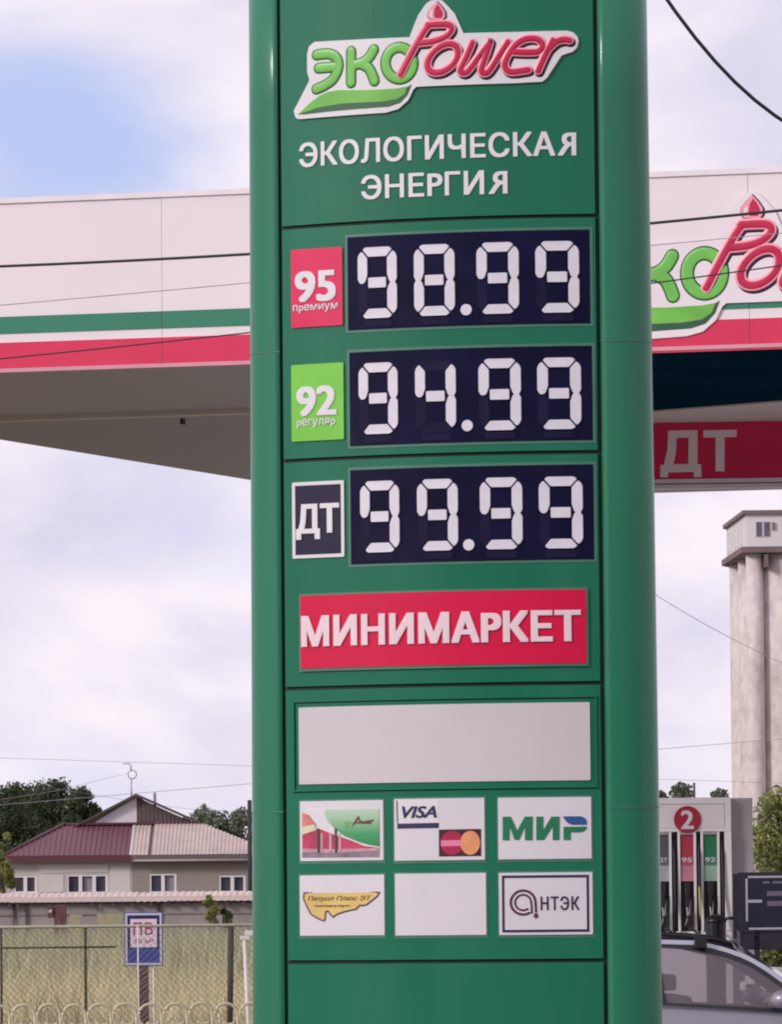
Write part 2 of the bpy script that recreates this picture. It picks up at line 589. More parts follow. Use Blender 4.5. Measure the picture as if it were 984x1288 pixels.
K_ = [Q8([(408, 323), (408, 517)]), smooth_path(Q8([(549, 312), (520, 360), (480, 392), (425, 408)])), smooth_path(Q8([(470, 400), (515, 425), (540, 470), (553, 506)]))]
O_ = [smooth_path([(360 + (707 + 86 * math.cos(t)) / 4.92, (396 + 98 * math.sin(t)) / 4.92) for t in [k * math.pi / 8 for k in range(16)]], True, 2)]
LEAF = Q8([(80, 712), (150, 645), (215, 595), (270, 572), (330, 562), (520, 562), (690, 552), (757, 540), (738, 588), (692, 618), (600, 634), (450, 640), (350, 645), (200, 672)])
LEAFD = Q8([(80, 712), (200, 674), (350, 647), (450, 642), (600, 636), (694, 620), (741, 588), (760, 540), (782, 528), (758, 590), (712, 640), (640, 664), (450, 678), (250, 696), (120, 712)])
P_ = [smooth_path(Q1([(22, 388), (62, 310), (108, 225), (150, 155), (168, 136)])), smooth_path(Q1([(160, 134), (225, 130), (272, 133), (285, 158), (250, 195), (190, 218), (118, 226)]))]
OO = [smooth_path([(500 + (240 + 92 * math.cos(t) * math.cos(0.72) + 58 * math.sin(t) * math.sin(0.72)) / 4.1,
                   (305 - 92 * math.cos(t) * math.sin(0.72) + 58 * math.sin(t) * math.cos(0.72)) / 4.1) for t in [k * math.pi / 8 for k in range(16)]], True, 2)]
W_ = [smooth_path(Q1([(392, 225), (362, 295), (332, 360), (345, 380), (372, 368), (430, 290), (484, 222)])), smooth_path(Q1([(484, 222), (462, 290), (440, 360), (452, 382), (480, 368), (530, 290), (574, 222)]))]
e_ = [smooth_path([(649, 66.5), (665, 67), (679, 65.7), (684, 57), (676, 50), (661, 51), (648, 60), (638, 76), (637.5, 86), (645, 91.6), (666, 89)])]
r_ = [smooth_path([(678.4, 90), (685, 75), (692, 61), (697, 52)]), smooth_path([(692, 62), (701, 54), (710, 51), (718, 52)])]
FLAME = Q1([(208, 12), (232, 38), (250, 65), (252, 88), (240, 106), (176, 106), (162, 88), (165, 62), (183, 38)])
FLAMEC = Q1([(212, 26), (228, 46), (240, 68), (240, 86), (230, 98), (200, 98), (194, 80), (198, 50)])
FLAMEH = Q1([(176, 70), (184, 58), (190, 66), (188, 92), (180, 96), (174, 86)])
def build_logo(parent, fr, tf, s, base, back=True):
    T = lambda pts: [fr.uz(*tf(*p)) for p in pts]
    TT = lambda paths: [T(p) for p in paths]
    if back:
        ed = solid('logo_board', WHITE, parent, fr, [T(BACK)], base, base + 0.012)
    else:
        ed = solid('logo_board', F_WHITE, parent, fr, [T([p for p in BACK])], base, base + 0.012)
    b = base + 0.012
    off = lambda paths, dx, dy: [[(x + dx, y + dy) for x, y in p] for p in paths]
    solid('leaf_shadow', L_DGREEN, ed, fr, [T(LEAFD)], b, b + 0.002)
    solid('leaf', LEAFMAT, ed, fr, [T(LEAF)], b, b + 0.003)
    for nm, ch in (('letter_e', E_), ('letter_k', K_), ('letter_o', O_)):
        strokes('green_letter_edge', L_DGREEN, ed, fr, TT(ch), 7.6 * s, b - 0.001, 0.0032)
    for nm, ch in (('letter_e', E_), ('letter_k', K_), ('letter_o', O_)):
        strokes('green_letter', L_GREEN, ed, fr, TT(ch), 5.8 * s, b + 0.001, 0.0040)
    solid('flame_shadow', L_DARK, ed, fr, [T([(x + (x - 551) * 0.13 + 0.8, y + (y - 16) * 0.10 + 0.3) for x, y in FLAME])], b, b + 0.002)
    solid('flame_edge', L_PINK, ed, fr, [T(FLAME)], b, b + 0.0045)
    solid('flame', L_RED, ed, fr, [T(FLAMEC)], b, b + 0.006)
    solid('flame_highlight', WHITE, ed, fr, [T(FLAMEH)], b, b + 0.0062)
    allw = (P_, OO, W_, e_, r_)
    for ch in allw:
        strokes('red_letter_shadow', L_DARK, ed, fr, TT(off(ch, 1.5, 2.3)), 6.0 * s, b - 0.001, 0.0065)
    for ch in allw:
        strokes('red_letter_edge', L_PINK, ed, fr, TT(ch), 5.9 * s, b + 0.001, 0.0068)
    for ch in allw:
        strokes('red_letter', L_RED, ed, fr, TT(ch), 3.9 * s, b + 0.0045, 0.0052)
    return ed
LEAFMAT = mat('logo_leaf_green', (0.15, 0.47, 0.06), 0.36, 0.25, 3.0)
build_logo(sign, SG, lambda x, y: (x, y), 1 / 300, 0.0)

# slogan
def text_px(name, m, parent, fr, s, lx, rx, base_l, base_r, top_l, top_r, o0, o1, **kw):
    bl, br, tl, tr = fr.uz(lx, base_l), fr.uz(rx, base_r), fr.uz(lx, top_l), fr.uz(rx, top_r)
    return text(name, m, parent, fr, s, (bl[0] + tl[0]) / 2, (br[0] + tr[0]) / 2, (bl[1] + br[1]) / 2, (tl[1] + tr[1]) / 2, o0, o1, **kw)
text_px('slogan_line', LETTER, sign, SG, 'ЭКОЛОГИЧЕСКАЯ', 377, 725.5, 211.6, 196.4, 180.3, 165.2, 0.0, 0.005, bold=0.034, spacing=1.03)
text_px('slogan_line', LETTER, sign, SG, 'ЭНЕРГИЯ', 455, 639, 251.8, 244.5, 220.5, 214.3, 0.0, 0.005, bold=0.034, spacing=1.03)

# digit displays
A = [(22, 14), (33, 3), (140, 3), (153, 14), (128, 46), (47, 46)]
Fs = [(19, 20), (44, 51), (44, 128), (34, 160), (24, 168), (10, 166), (1, 148), (1, 48), (7, 32)]
G = [(47, 140), (127, 140), (127, 187), (47, 187)]
mirx = lambda L: [(175 - x, y) for x, y in L]
miry = lambda L: [(x, 327 - y) for x, y in L]
SEGS = {'a': A, 'f': Fs, 'b': mirx(Fs), 'g': G, 'e': miry(Fs), 'c': mirx(miry(Fs)), 'd': miry(A)}
DIG = {'9': 'abcdfg', '8': 'abcdefg', '4': 'bcfg'}
def round_loop(L, k=0.22):
    out_ = []
    n = len(L)
    for i in range(n):
        p0, p, p1 = np.array(L[i - 1], float), np.array(L[i], float), np.array(L[(i + 1) % n], float)
        d0 = min(np.hypot(*(p0 - p)) * 0.45, 5)
        d1 = min(np.hypot(*(p1 - p)) * 0.45, 5)
        q0 = p + (p0 - p) / np.hypot(*(p0 - p)) * d0
        q1 = p + (p1 - p) / np.hypot(*(p1 - p)) * d1
        out_ += [tuple(q0), tuple((q0 + 2 * p + q1) / 4), tuple(q1)]
    return out_
def digit(parent, ch, uc, zc, wd, hd):
    def seg_mesh(name, m, keys, o0, o1):
        parts = []
        bm = bmesh.new()
        for k in keys:
            L = [(uc + (x - 87.5) / 175 * wd, zc - (y - 163.5) / 324 * hd) for x, y in round_loop(SEGS[k])]
            tris = tessellate_polygon([[Vector((u, z, 0)) for u, z in L]])
            lo = [bm.verts.new(SG.loc(u, z, o0)) for u, z in L]
            cu_ = sum(u for u, z in L) / len(L)
            cz_ = sum(z for u, z in L) / len(L)
            hi = [bm.verts.new(SG.loc(cu_ + (u - cu_) * 0.97, cz_ + (z - cz_) * 0.985, o1)) for u, z in L]
            for t in tris:
                bm.faces.new([hi[i] for i in t])
            for i in range(len(L)):
                j = (i + 1) % len(L)
                bm.faces.new((lo[i], lo[j], hi[j], hi[i]))
        return from_bm(name, bm, m, parent)
    o = seg_mesh('digit', SEG, DIG[ch], 0.004, 0.013)
    off_ = [k for k in 'abcdefg' if k not in DIG[ch]]
    if off_:
        seg_mesh('dark_segment', NAVY2, off_, 0.004, 0.006)
    return o
ROWS = [(((437.6, 299.6), (742.5, 288.7), (438.4, 415.4), (742.5, 407.2)), '9899', (475.6, 547.3, 627, 702), (355.5, 353, 350, 348.8), (587.4, 390)),
        (((440.4, 444.3), (744.4, 434.7), (440.4, 560.9), (746.6, 554)), '9499', (476.7, 548.8, 629.6, 704.4), (501, 499.3, 496, 495.0), (588.8, 535.6)),
        (((441.3, 591.2), (746.6, 584.7), (442, 710), (748, 703.2)), '9999', (478.7, 551.3, 631.4, 706.5), (649.3, 648, 645.6, 645.1), (590.7, 685.4))]
for cn, s_, xs, ys, dot in ROWS:
    u0, u1, za, zb = SG.box4(*cn)
    fr_ = solid('display_frame', PLATE_EDGE, sign, SG, rect(u0 - 0.012, u1 + 0.012, za - 0.012, zb + 0.012), 0.0, 0.0025)
    d = solid('price_display', NAVY, sign, SG, rect(u0, u1, za, zb), 0.0, 0.005)
    # matte module faces a little proud of the display, one per digit
    zc_all = sum(SG.uz(x, y)[1] for x, y in zip(xs, ys)) / 4
    for ch, x, y in zip(s_, xs, ys):
        uc, zc = SG.uz(x, y)
        zc = zc_all
        wd, hd = 0.178, 0.300
        solid('module_shade', GROOVE_N, d, SG, rect(uc - 0.063, uc + 0.063, zc + hd / 2 + 0.004, min(zb - 0.004, zc + hd / 2 + 0.034)), 0.005, 0.009) if 'GROOVE_N' in globals() else None
        solid('module_lip', NAVY2, d, SG, rect(uc - 0.063, uc + 0.063, max(za + 0.003, zc - hd / 2 - 0.034), zc - hd / 2 - 0.006), 0.005, 0.0075)
        digit(d, ch, uc, zc, wd, hd)
    uc, zc = SG.uz(*dot)
    solid('decimal_point', SEG, d, SG, [[(uc + 0.0235 * math.cos(k * math.pi / 10), zc + 0.0235 * math.sin(k * math.pi / 10)) for k in range(20)]], 0.004, 0.012)

# fuel plates
pl, b4 = plate('grade_plate', PLATE_RED, ((366.3, 314.2), (431.2, 311.7), (367.6, 412.7), (431.9, 409.6)))
text_px('grade_number', LETTER, pl, SG, '95', 372, 423.5, 381.5, 378.5, 342, 339.5, 0.008, 0.012, bold=0.062)
text_px('grade_word', LETTER, pl, SG, 'премиум', 369.6, 426, 395, 392, 383.8, 381.6, 0.008, 0.011, bold=0.02)
pl, b4 = plate('grade_plate', PLATE_GREEN, ((366.7, 459.2), (432.5, 456.7), (368, 556), (433.5, 552.6)))
text_px('grade_number', LETTER, pl, SG, '92', 374, 424.5, 524.8, 522.3, 487.2, 484.6, 0.008, 0.012, bold=0.062)
text_px('grade_word', LETTER, pl, SG, 'регуляр', 374.6, 423, 539.5, 537.5, 528, 526, 0.008, 0.011, bold=0.02)
pl, (u0, u1, za, zb) = plate('grade_plate', WHITE, ((368.1, 607), (433.6, 604.4), (368.7, 703.2), (433.6, 700)))
solid('plate_field', DTBLACK, pl, SG, rect(u0 + 0.015, u1 - 0.015, za + 0.015, zb - 0.015), 0.008, 0.0095)
text_px('grade_number', LETTER, pl, SG, 'ДТ', 373.5, 428, 679.5, 677, 634.8, 632.6, 0.0095, 0.014, bold=0.05)

# minimarket board
mm, (u0, u1, za, zb) = plate('minimarket_board', PLATE_EDGE_RED if 'PLATE_EDGE_RED' in globals() else PLATE_EDGE, ((376, 746.3), (740.5, 739.7), (378.2, 844.8), (741.6, 837.7)), th=0.010)
solid('board_face', RED, mm, SG, rect(u0 + 0.008, u1 - 0.008, za + 0.012, zb - 0.008), 0.010, 0.013)
text_px('minimarket_lettering', mat('letter_pinkish_white', (0.80, 0.60, 0.66), 0.4, 0.03), mm, SG, 'МИНИМАРКЕТ', 380.5, 732.5, 812.2, 808.2, 774, 768.2, 0.013, 0.020, bold=0.062, spacing=1.05)

# blank white board and its slim frame
wb, (u0, u1, za, zb) = plate('blank_board', BOARDW, ((376, 889.8), (742.6, 883), (377, 987.2), (743.3, 980.3)), th=0.006)
for q in (rect(u0 - 0.030, u1 + 0.030, za - 0.030, za - 0.022), rect(u1 + 0.020, u1 + 0.028, za - 0.021, zb + 0.02), rect(u0 - 0.028, u0 - 0.021, za - 0.021, zb + 0.02), rect(u0 - 0.030, u1 + 0.030, zb + 0.021, zb + 0.028)):
    solid('board_trim', GREEN, sign, SG, q, 0.0, 0.009)
    solid('board_trim_shadow', GROOVE, sign, SG, [[(a_, b_ - 0.0045) for a_, b_ in q[0]]], 0.0, 0.002)  # dark copy of the trim set lower, painting its shadow line
# card plates
CARDS = [((377.8, 1007.3), (482.6, 1006.4), (378.4, 1082.6), (483, 1081.7)), ((495.9, 1004.8), (609.6, 1003.2), (497.5, 1082.4), (610.8, 1080.9)), ((626.7, 1003), (743.7, 1002.2), (627.9, 1080.7), (745.3, 1079.4)),
         ((377.4, 1100.5), (484, 1100), (378.3, 1176.3), (484.2, 1176)), ((497, 1098.7), (611.5, 1097.5), (498.5, 1176), (612.7, 1175.6)), ((627.6, 1097.6), (745.3, 1096.5), (629.2, 1175.7), (746.9, 1174.6))]
CW = mat('card_plate_white', (0.66, 0.62, 0.68), 0.4, 0.03, 3.0)
pls = [plate('card_plate', CW, c, th=0.006, r=0.004)[0] for c in CARDS]
CB = [SG.box4(*c) for c in CARDS]
for u0, u1, za, zb in CB:
    solid('card_recess_edge', PLATE_EDGE, sign, SG, rect(u0 - 0.007, u1 + 0.007, za - 0.012, zb + 0.007), 0.0, 0.002)
B6 = 0.006
def Z5(pts): return [(360 + x / 6.44, 990 + y / 6.44) for x, y in pts]
def Z6(pts): return [(490 + x / 6.438, 990 + y / 6.438) for x, y in pts]
def Z7(pts): return [(610 + x / 6.15, 990 + y / 6.15) for x, y in pts]
def flat(name, m, par, pts, o0, o1):
    return solid(name, m, par, SG, [pxloop(SG, pts)], o0, o1)
# 1: photo of a filling station on a plate
zlo, zhi = SG.uz(430, 1066)[1], SG.uz(430, 1017)[1]
cg = gradient_mat('printed_green_run', [(0, (0.02, 0.22, 0.07)), (0.35, (0.04, 0.30, 0.11)), (0.75, (0.32, 0.52, 0.34)), (1, (0.48, 0.60, 0.50))], 2, zlo, zhi)
flat('print_ground', mat('print_grey', (0.22, 0.17, 0.21), 0.5, 0.3, 14), pls[0], Z5([(135, 470), (762, 470), (762, 566), (135, 570)]), B6, B6 + 0.001)
flat('print_shop', mat('print_red', (0.45, 0.03, 0.09), 0.5, 0.3, 20), pls[0], Z5([(135, 330), (300, 345), (520, 400), (760, 472), (762, 490), (400, 500), (135, 495)]), B6, B6 + 0.002)
flat('print_forecourt_light', mat('print_pale_pink', (0.50, 0.28, 0.34), 0.5, 0.25, 22), pls[0], Z5([(135, 496), (400, 500), (762, 491), (762, 512), (420, 532), (135, 528)]), B6, B6 + 0.0024)
flat('print_canopy_red', mat('print_soft_red', (0.58, 0.18, 0.16), 0.5, 0.2, 20), pls[0], Z5([(135, 205), (190, 225), (245, 300), (240, 345), (135, 320)]), B6, B6 + 0.003)
flat('print_canopy_light', mat('print_cream', (0.62, 0.58, 0.40), 0.5, 0.1), pls[0], Z5([(135, 320), (235, 300), (250, 345), (135, 385)]), B6, B6 + 0.0036)
flat('print_field', cg, pls[0], Z5([(325, 178), (757, 172), (762, 478), (690, 468), (600, 445), (480, 395), (400, 335), (340, 270), (322, 220)]), B6, B6 + 0.003)
flat('print_swoosh', WHITE, pls[0], Z5([(168, 185), (322, 182), (325, 230), (345, 275), (402, 338), (480, 396), (600, 446), (690, 470), (762, 480), (762, 490), (640, 474), (520, 425), (400, 385), (300, 345), (245, 290), (200, 232)]), B6, B6 + 0.0042)
for xa in (255, 398):
    flat('print_pillar', mat('print_dark', (0.06, 0.03, 0.05), 0.5, 0.1), pls[0], Z5([(xa, 330), (xa + 22, 338), (xa + 22, 525), (xa + 4, 530)]), B6, B6 + 0.0048)
for xa in (285, 355, 432):
    flat('print_post', mat('print_pale_pink', (0.5, 0.28, 0.34)), pls[0], Z5([(xa, 372), (xa + 20, 378), (xa + 20, 520), (xa, 524)]), B6, B6 + 0.0046)
strokes('print_word', mat('print_brown', (0.12, 0.04, 0.04)), pls[0], SG, [pxloop(SG, Z5([(552, 300), (590, 240), (600, 270), (622, 282), (660, 276), (708, 268)])), pxloop(SG, Z5([(570, 285), (640, 288), (690, 290)]))], 0.0042, B6 + 0.002, 0.003)
text_px('print_word', mat('print_light_green', (0.25, 0.5, 0.25)), pls[0], SG, 'ЭКО', *[360 + q / 6.44 for q in (470, 545)], *[990 + q / 6.44 for q in (330, 322, 278, 270)], B6 + 0.003, B6 + 0.0045, bold=0.02)
# 2: bank cards
CN = mat('card_navy', (0.020, 0.012, 0.085), 0.4, 0.1)
flat('navy_bar', CN, pls[1], Z6([(68, 295), (403, 288), (403, 328), (68, 334)]), B6, B6 + 0.002)
flat('navy_edge', CN, pls[1], Z6([(60, 108), (68, 108), (74, 294), (66, 294)]), B6, B6 + 0.0015)
flat('card_field', WHITE, pls[1], Z6([(74, 108), (400, 103), (402, 286), (76, 292)]), B6, B6 + 0.001)
text_px('card_word', CN, pls[1], SG, 'VISA', *[490 + q / 6.438 for q in (106, 388)], *[990 + q / 6.438 for q in (252, 243, 156, 148)], B6 + 0.001, B6 + 0.003, bold=0.05, shear=0.28)
flat('card_ground', mat('card_maroon', (0.055, 0.003, 0.022), 0.4, 0.1), pls[1], Z6([(404, 342), (746, 336), (748, 555), (406, 560)]), B6, B6 + 0.0015)
def disc(name, m, par, cx, cy, rx, ry, o0, o1, zf=Z6, a0=0, a1=360, n=28):
    return flat(name, m, par, zf([(cx + rx * math.cos(R(a0 + (a1 - a0) * k / n)), cy + ry * math.sin(R(a0 + (a1 - a0) * k / n))) for k in range(n if a1 - a0 >= 360 else n + 1)]), o0, o1)
disc('red_disc', mat('card_red', (0.36, 0.008, 0.055), 0.4, 0.1), pls[1], 512, 450, 94, 96, B6, B6 + 0.0025)
flat('pink_band', mat('card_pink', (0.72, 0.20, 0.36), 0.4, 0.05), pls[1], Z6([(423, 430), (590, 426), (590, 474), (423, 478)]), B6, B6 + 0.0033)
disc('orange_disc', mat('card_orange', (0.72, 0.30, 0.13), 0.4, 0.08, 20), pls[1], 660, 449, 80, 97, B6, B6 + 0.0042)
# 3: МИР
MG = mat('mir_green', (0.008, 0.17, 0.075), 0.4, 0.1)
MB = mat('mir_blue', (0.02, 0.085, 0.28), 0.4, 0.1)
flat('mir_letter', MG, pls[2], Z7([(143, 228), (205, 226), (255, 335), (315, 226), (375, 226), (373, 408), (315, 408), (315, 300), (270, 405), (235, 405), (195, 300), (195, 408), (143, 408)]), B6, B6 + 0.003)
flat('mir_letter', MG, pls[2], Z7([(403, 226), (457, 226), (455, 335), (520, 226), (582, 226), (580, 406), (530, 406), (530, 300), (462, 406), (403, 406)]), B6, B6 + 0.003)
flat('mir_letter', MG, pls[2], Z7([(614, 305), (795, 303), (786, 325), (766, 340), (740, 347), (668, 347), (668, 406), (614, 406)]), B6, B6 + 0.003)
flat('mir_wing', MB, pls[2], Z7([(610, 224), (750, 224), (780, 238), (793, 262), (793, 288), (680, 288), (650, 278), (628, 255)]), B6, B6 + 0.003)
# 4: Петрол Плюс
YEL = mat('petrol_yellow', (0.66, 0.47, 0.16), 0.4, 0.12, 8)
BRN = mat('petrol_brown', (0.10, 0.045, 0.055), 0.5, 0.1)
PT = [(150, 855), (760, 850), (745, 878), (700, 915), (655, 950), (625, 955), (600, 955), (570, 985), (480, 1005), (420, 1025), (385, 1050), (365, 1030), (345, 1002), (325, 1005), (320, 1070), (305, 1080), (240, 1050), (205, 1025), (180, 980), (145, 900)]
flat('petrol_map', YEL, pls[3], Z5(PT), B6, B6 + 0.0015)
strokes('petrol_outline', BRN, pls[3], SG, [pxloop(SG, Z5(PT + PT[:1]))], 0.0036, B6, 0.003)
text_px('petrol_word', mat('petrol_word_brown', (0.17, 0.11, 0.02)), pls[3], SG, 'Петрол Плюс ЭТ', *[360 + q / 6.44 for q in (180, 694)], *[990 + q / 6.44 for q in (930, 922, 882, 874)], B6 + 0.0015, B6 + 0.003, bold=0.015, shear=0.3)
text_px('petrol_word', mat('petrol_word_brown', (0.17, 0.11, 0.02)), pls[3], SG, 'топливные карты', *[360 + q / 6.44 for q in (232, 522)], *[990 + q / 6.44 for q in (974, 970, 954, 950)], B6 + 0.0015, B6 + 0.003, bold=0.03)
# 6: АНТЭК
AN = mat('antek_navy', (0.018, 0.012, 0.05), 0.4, 0.1)
AM = mat('antek_maroon', (0.09, 0.02, 0.05), 0.4, 0.1)
u0, u1, za, zb = CB[5]
i0, i1, t_ = 0.0135, 0.011, 0.010
for q in (rect(u0 + i0, u1 - i0, zb - i1 - t_, zb - i1), rect(u0 + i0, u1 - i0, za + i1, za + i1 + t_), rect(u0 + i0, u0 + i0 + 0.009, za + i1 + t_, zb - i1 - t_), rect(u1 - i0 - 0.009, u1 - i0, za + i1 + t_, zb - i1 - t_)):
    solid('antek_border', AN, pls[5], SG, q, B6, B6 + 0.002)
text_px('antek_word', AN, pls[5], SG, 'НТЭК', *[610 + q / 6.15 for q in (436, 735)], *[990 + q / 6.15 for q in (950, 948, 842, 840)], B6, B6 + 0.003, bold=0.015, spacing=1.15)
ring_o = [pxloop(SG, Z7([(300 + 96 * math.cos(R(k)), 890 + 93 * math.sin(R(k))) for k in range(60, 366, 15)] + [(398, 920), (400, 960)]))]
ring_i = [pxloop(SG, Z7([(300 + 62 * math.cos(R(k)), 890 + 60 * math.sin(R(k))) for k in range(55, 366, 15)] + [(366, 915), (368, 970)]))]
strokes('antek_emblem', AM, pls[5], SG, ring_o, 0.0052, B6, 0.003)
strokes('antek_emblem', AM, pls[5], SG, ring_i, 0.0042, B6, 0.003)
disc('antek_drop', AM, pls[5], 400, 992, 17, 20, B6, B6 + 0.003, Z7)

# ------------------------------------------------------------------ the canopy
F_WHITE = mat('fascia_white', (0.80, 0.72, 0.76), 0.34, 0.03, 0.8, dirt=(0.74, 0.65, 0.70), dirt_amt=0.5)
F_GREEN = mat('fascia_green', (0.025, 0.20, 0.12), 0.34, 0.06, 2)
F_RED = mat('fascia_red', (0.66, 0.022, 0.088), 0.30, 0.05, 2, coat=0.1)
SOF = mat('soffit_grey_brown', (0.41, 0.37, 0.40), 0.45, 0.06, 1.2)
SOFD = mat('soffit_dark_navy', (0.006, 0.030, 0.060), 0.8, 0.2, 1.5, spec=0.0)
TRIM = mat('fascia_trim', (0.78, 0.71, 0.76), 0.4, 0.05)
THC = R(15.6)
CF = Frame(492, 42.33, THC)
can = CF.empty('station_canopy', 'white filling station canopy with green and red stripes behind the price pillar', 'canopy')
ua, ub = CF.uz(-432, 480)[0], CF.uz(1900, 300)[0]
zbot = CF.uz(492, 452.3)[1]
ztop = CF.uz(492, 237.5)[1]
jo = [CF.uz(x, 300)[0] for x in (205, 943)]
cw_ = (jo[1] - jo[0]) / 3
edges = [ua]
k = math.ceil((ua - jo[0]) / cw_)
while jo[0] + k * cw_ < ub - 0.1:
    if jo[0] + k * cw_ > ua + 0.1:
        edges.append(jo[0] + k * cw_)
    k += 1
edges.append(ub)
zg1, zg0 = CF.uz(155, 394.0)[1], CF.uz(155, 415.5)[1]
zr1, zr0 = CF.uz(155, 426.8)[1], CF.uz(155, 460.8)[1]
ylogo = jo[1] - cw_ * 1.9
for i, (q0, q1) in enumerate(zip(edges, edges[1:])):
    box('fascia_panel', F_WHITE, can, q0 + 0.0015, q1 - 0.0015, -0.03 - 0.001 * (i % 2), 0.0, zbot + 0.02, ztop - 0.012 * (0))
    if q1 < CF.uz(560, 300)[0] + 0.2:
        box('green_stripe', F_GREEN, can, q0 + 0.003, q1 - 0.003, -0.036 - 0.001 * (i % 2), -0.029, zg0, zg1)
        box('red_stripe', F_RED, can, q0 + 0.003, q1 - 0.003, -0.036 - 0.001 * (i % 2), -0.029, zr0 - 0.02, zr1)
box('fascia_back', mat('fascia_joint_grey', (0.25, 0.22, 0.24), 0.6, 0.05), can, ua, ub, 0.0, 0.03, zbot + 0.02, ztop - 0.02)
box('top_trim', TRIM, can, ua, ub, -0.045, 0.05, ztop, ztop + 0.035)
box('bottom_trim', mat('trim_pinkish', (0.62, 0.30, 0.36), 0.35, 0.05), can, ua, ub, -0.042, 0.05, zbot - 0.005, zbot + 0.02)
# stripes right of the logo, cut to follow it
zR1, zR0 = CF.uz(960, 401)[1], CF.uz(960, 436.5)[1]
x900 = lambda x, y: CF.uz(x, y)
for i, (q0, q1) in enumerate(zip(edges, edges[1:])):
    if q1 < CF.uz(560, 300)[0] + 0.2:
        continue
    lo_, hi_ = q0 + 0.003, q1 - 0.003
    # red: rises right of the leaf
    prof = [(CF.uz(560, 300)[0], 419.5, 560), (CF.uz(866, 418)[0], 418.2, 866)]
    top = lambda u: (CF.uz(866, 418.5)[1] if u < CF.uz(866, 418)[0] else (zR1 if u > CF.uz(890, 402)[0] else CF.uz(866, 418.5)[1] + (zR1 - CF.uz(866, 418.5)[1]) * (lambda t: t * t * (3 - 2 * t))((u - CF.uz(866, 418)[0]) / (CF.uz(890, 402)[0] - CF.uz(866, 418)[0]))))
    us = np.linspace(lo_, hi_, 30)
    L = [(lo_, zR0 - 0.02), (hi_, zR0 - 0.02)] + [(u, top(u)) for u in us[::-1]]
    solid('red_stripe', F_RED, can, CF, [L], 0.029, 0.036 + 0.001 * (i % 2))
    g0, g1 = CF.uz(903, 389.5), CF.uz(913, 375.8)
    zga, zgb = CF.uz(960, 388)[1], CF.uz(960, 374.8)[1]
    if hi_ > g0[0]:
        if lo_ > g1[0]:
            L = [(lo_, zga), (hi_, zga), (hi_, zgb), (lo_, zgb)]
        else:
            L = [(g0[0], zga), (hi_, zga), (hi_, zgb), (g1[0], zgb)]
        solid('green_stripe', F_GREEN, can, CF, [L], 0.029, 0.036 + 0.001 * (i % 2))
FL = Frame(492, 42.33, THC)
LO = build_logo(can, CF, lambda x, y: (888 + (x - 503) * 1.27, 338 + (y - 75) * 1.27), 1.27 / 192, 0.038, back=False)
BLACKF = mat('fitting_dark', (0.03, 0.025, 0.03), 0.5, 0.1)
# underside, built from the real ground plan
def gp(px, py, z=None):
    """ground plan point of a spot on the underside, in canopy coordinates"""
    d = _F + CR * ((px - 492) / F_PX) + CU * (-(py - 644) / F_PX)
    t = (zbot + 0.0 - EYE.z) / d.z
    P = EYE + d * t - CF.O
    return (P.dot(CF.ux), -P.dot(CF.n))
eA, eB = gp(0, 553), gp(310, 603)
sl = ((eB[0] - eA[0]) / (eB[1] - eA[1]))
left_at = lambda y: eA[0] + sl * (y - eA[1])
rid = gp(155, 520)[1]
DB = 14.0
def slab(name, m, pts, z0_, z1_, parent=can):
    bm = bmesh.new()
    A_ = [bm.verts.new((x, y, z0_)) for x, y in pts]
    B_ = [bm.verts.new((x, y, z1_)) for x, y in pts]
    bm.faces.new(A_)
    bm.faces.new(B_)
    n_ = len(pts)
    for i in range(n_):
        bm.faces.new((A_[i], A_[(i + 1) % n_], B_[(i + 1) % n_], B_[i]))
    return from_bm(name, bm, m, parent)
um = CF.uz(560, 300)[0]
slab('soffit_front', SOF, [(left_at(0.05), 0.05), (um, 0.05), (um, rid), (left_at(rid), rid)], zbot, zbot + 0.04)
slab('soffit_ridge', mat('soffit_ridge_grey', (0.62, 0.57, 0.52), 0.5, 0.05), [(left_at(rid), rid), (um, rid - 0.15), (um, rid + 0.11), (left_at(rid + 0.11), rid + 0.11)], zbot - 0.03, zbot + 0.04)
slab('soffit_back', mat('soffit_back_grey', (0.36, 0.32, 0.36), 0.5, 0.06, 1.2), [(left_at(rid + 0.11), rid + 0.11), (um, rid + 0.11), (um, DB), (left_at(DB), DB)], zbot, zbot + 0.04)
w0, w1, w2, w3 = gp(820, 516.6), gp(984, 503.8), gp(984, 528.9), gp(820, 536.4)
ex = lambda p, q, x: p[1] + (q[1] - p[1]) * (x - p[0]) / (q[0] - p[0])
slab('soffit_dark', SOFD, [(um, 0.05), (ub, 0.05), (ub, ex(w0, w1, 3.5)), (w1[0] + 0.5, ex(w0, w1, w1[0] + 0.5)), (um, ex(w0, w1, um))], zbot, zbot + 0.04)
slab('light_beam', mat('beam_pale_grey', (0.80, 0.74, 0.72), 0.5, 0.05), [(um, ex(w0, w1, um)), (w1[0] + 0.5, ex(w0, w1, w1[0] + 0.5)), (ub, ex(w0, w1, 3.5)), (ub, ex(w3, w2, 3.5)), (w2[0] + 0.5, ex(w3, w2, w2[0] + 0.5)), (um, ex(w3, w2, um))], zbot - 0.012, zbot + 0.05)
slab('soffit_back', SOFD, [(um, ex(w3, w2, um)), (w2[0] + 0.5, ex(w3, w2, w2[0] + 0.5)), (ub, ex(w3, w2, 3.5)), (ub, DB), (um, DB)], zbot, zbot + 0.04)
for px_, py_ in ((230, 527),):
    g_ = gp(px_, py_)
    slab('soffit_fitting', BLACKF, [(g_[0] - 0.012, g_[1] - 0.03), (g_[0] + 0.012, g_[1] - 0.03), (g_[0] + 0.012, g_[1] + 0.03), (g_[0] - 0.012, g_[1] + 0.03)], zbot - 0.04, zbot - 0.0005)
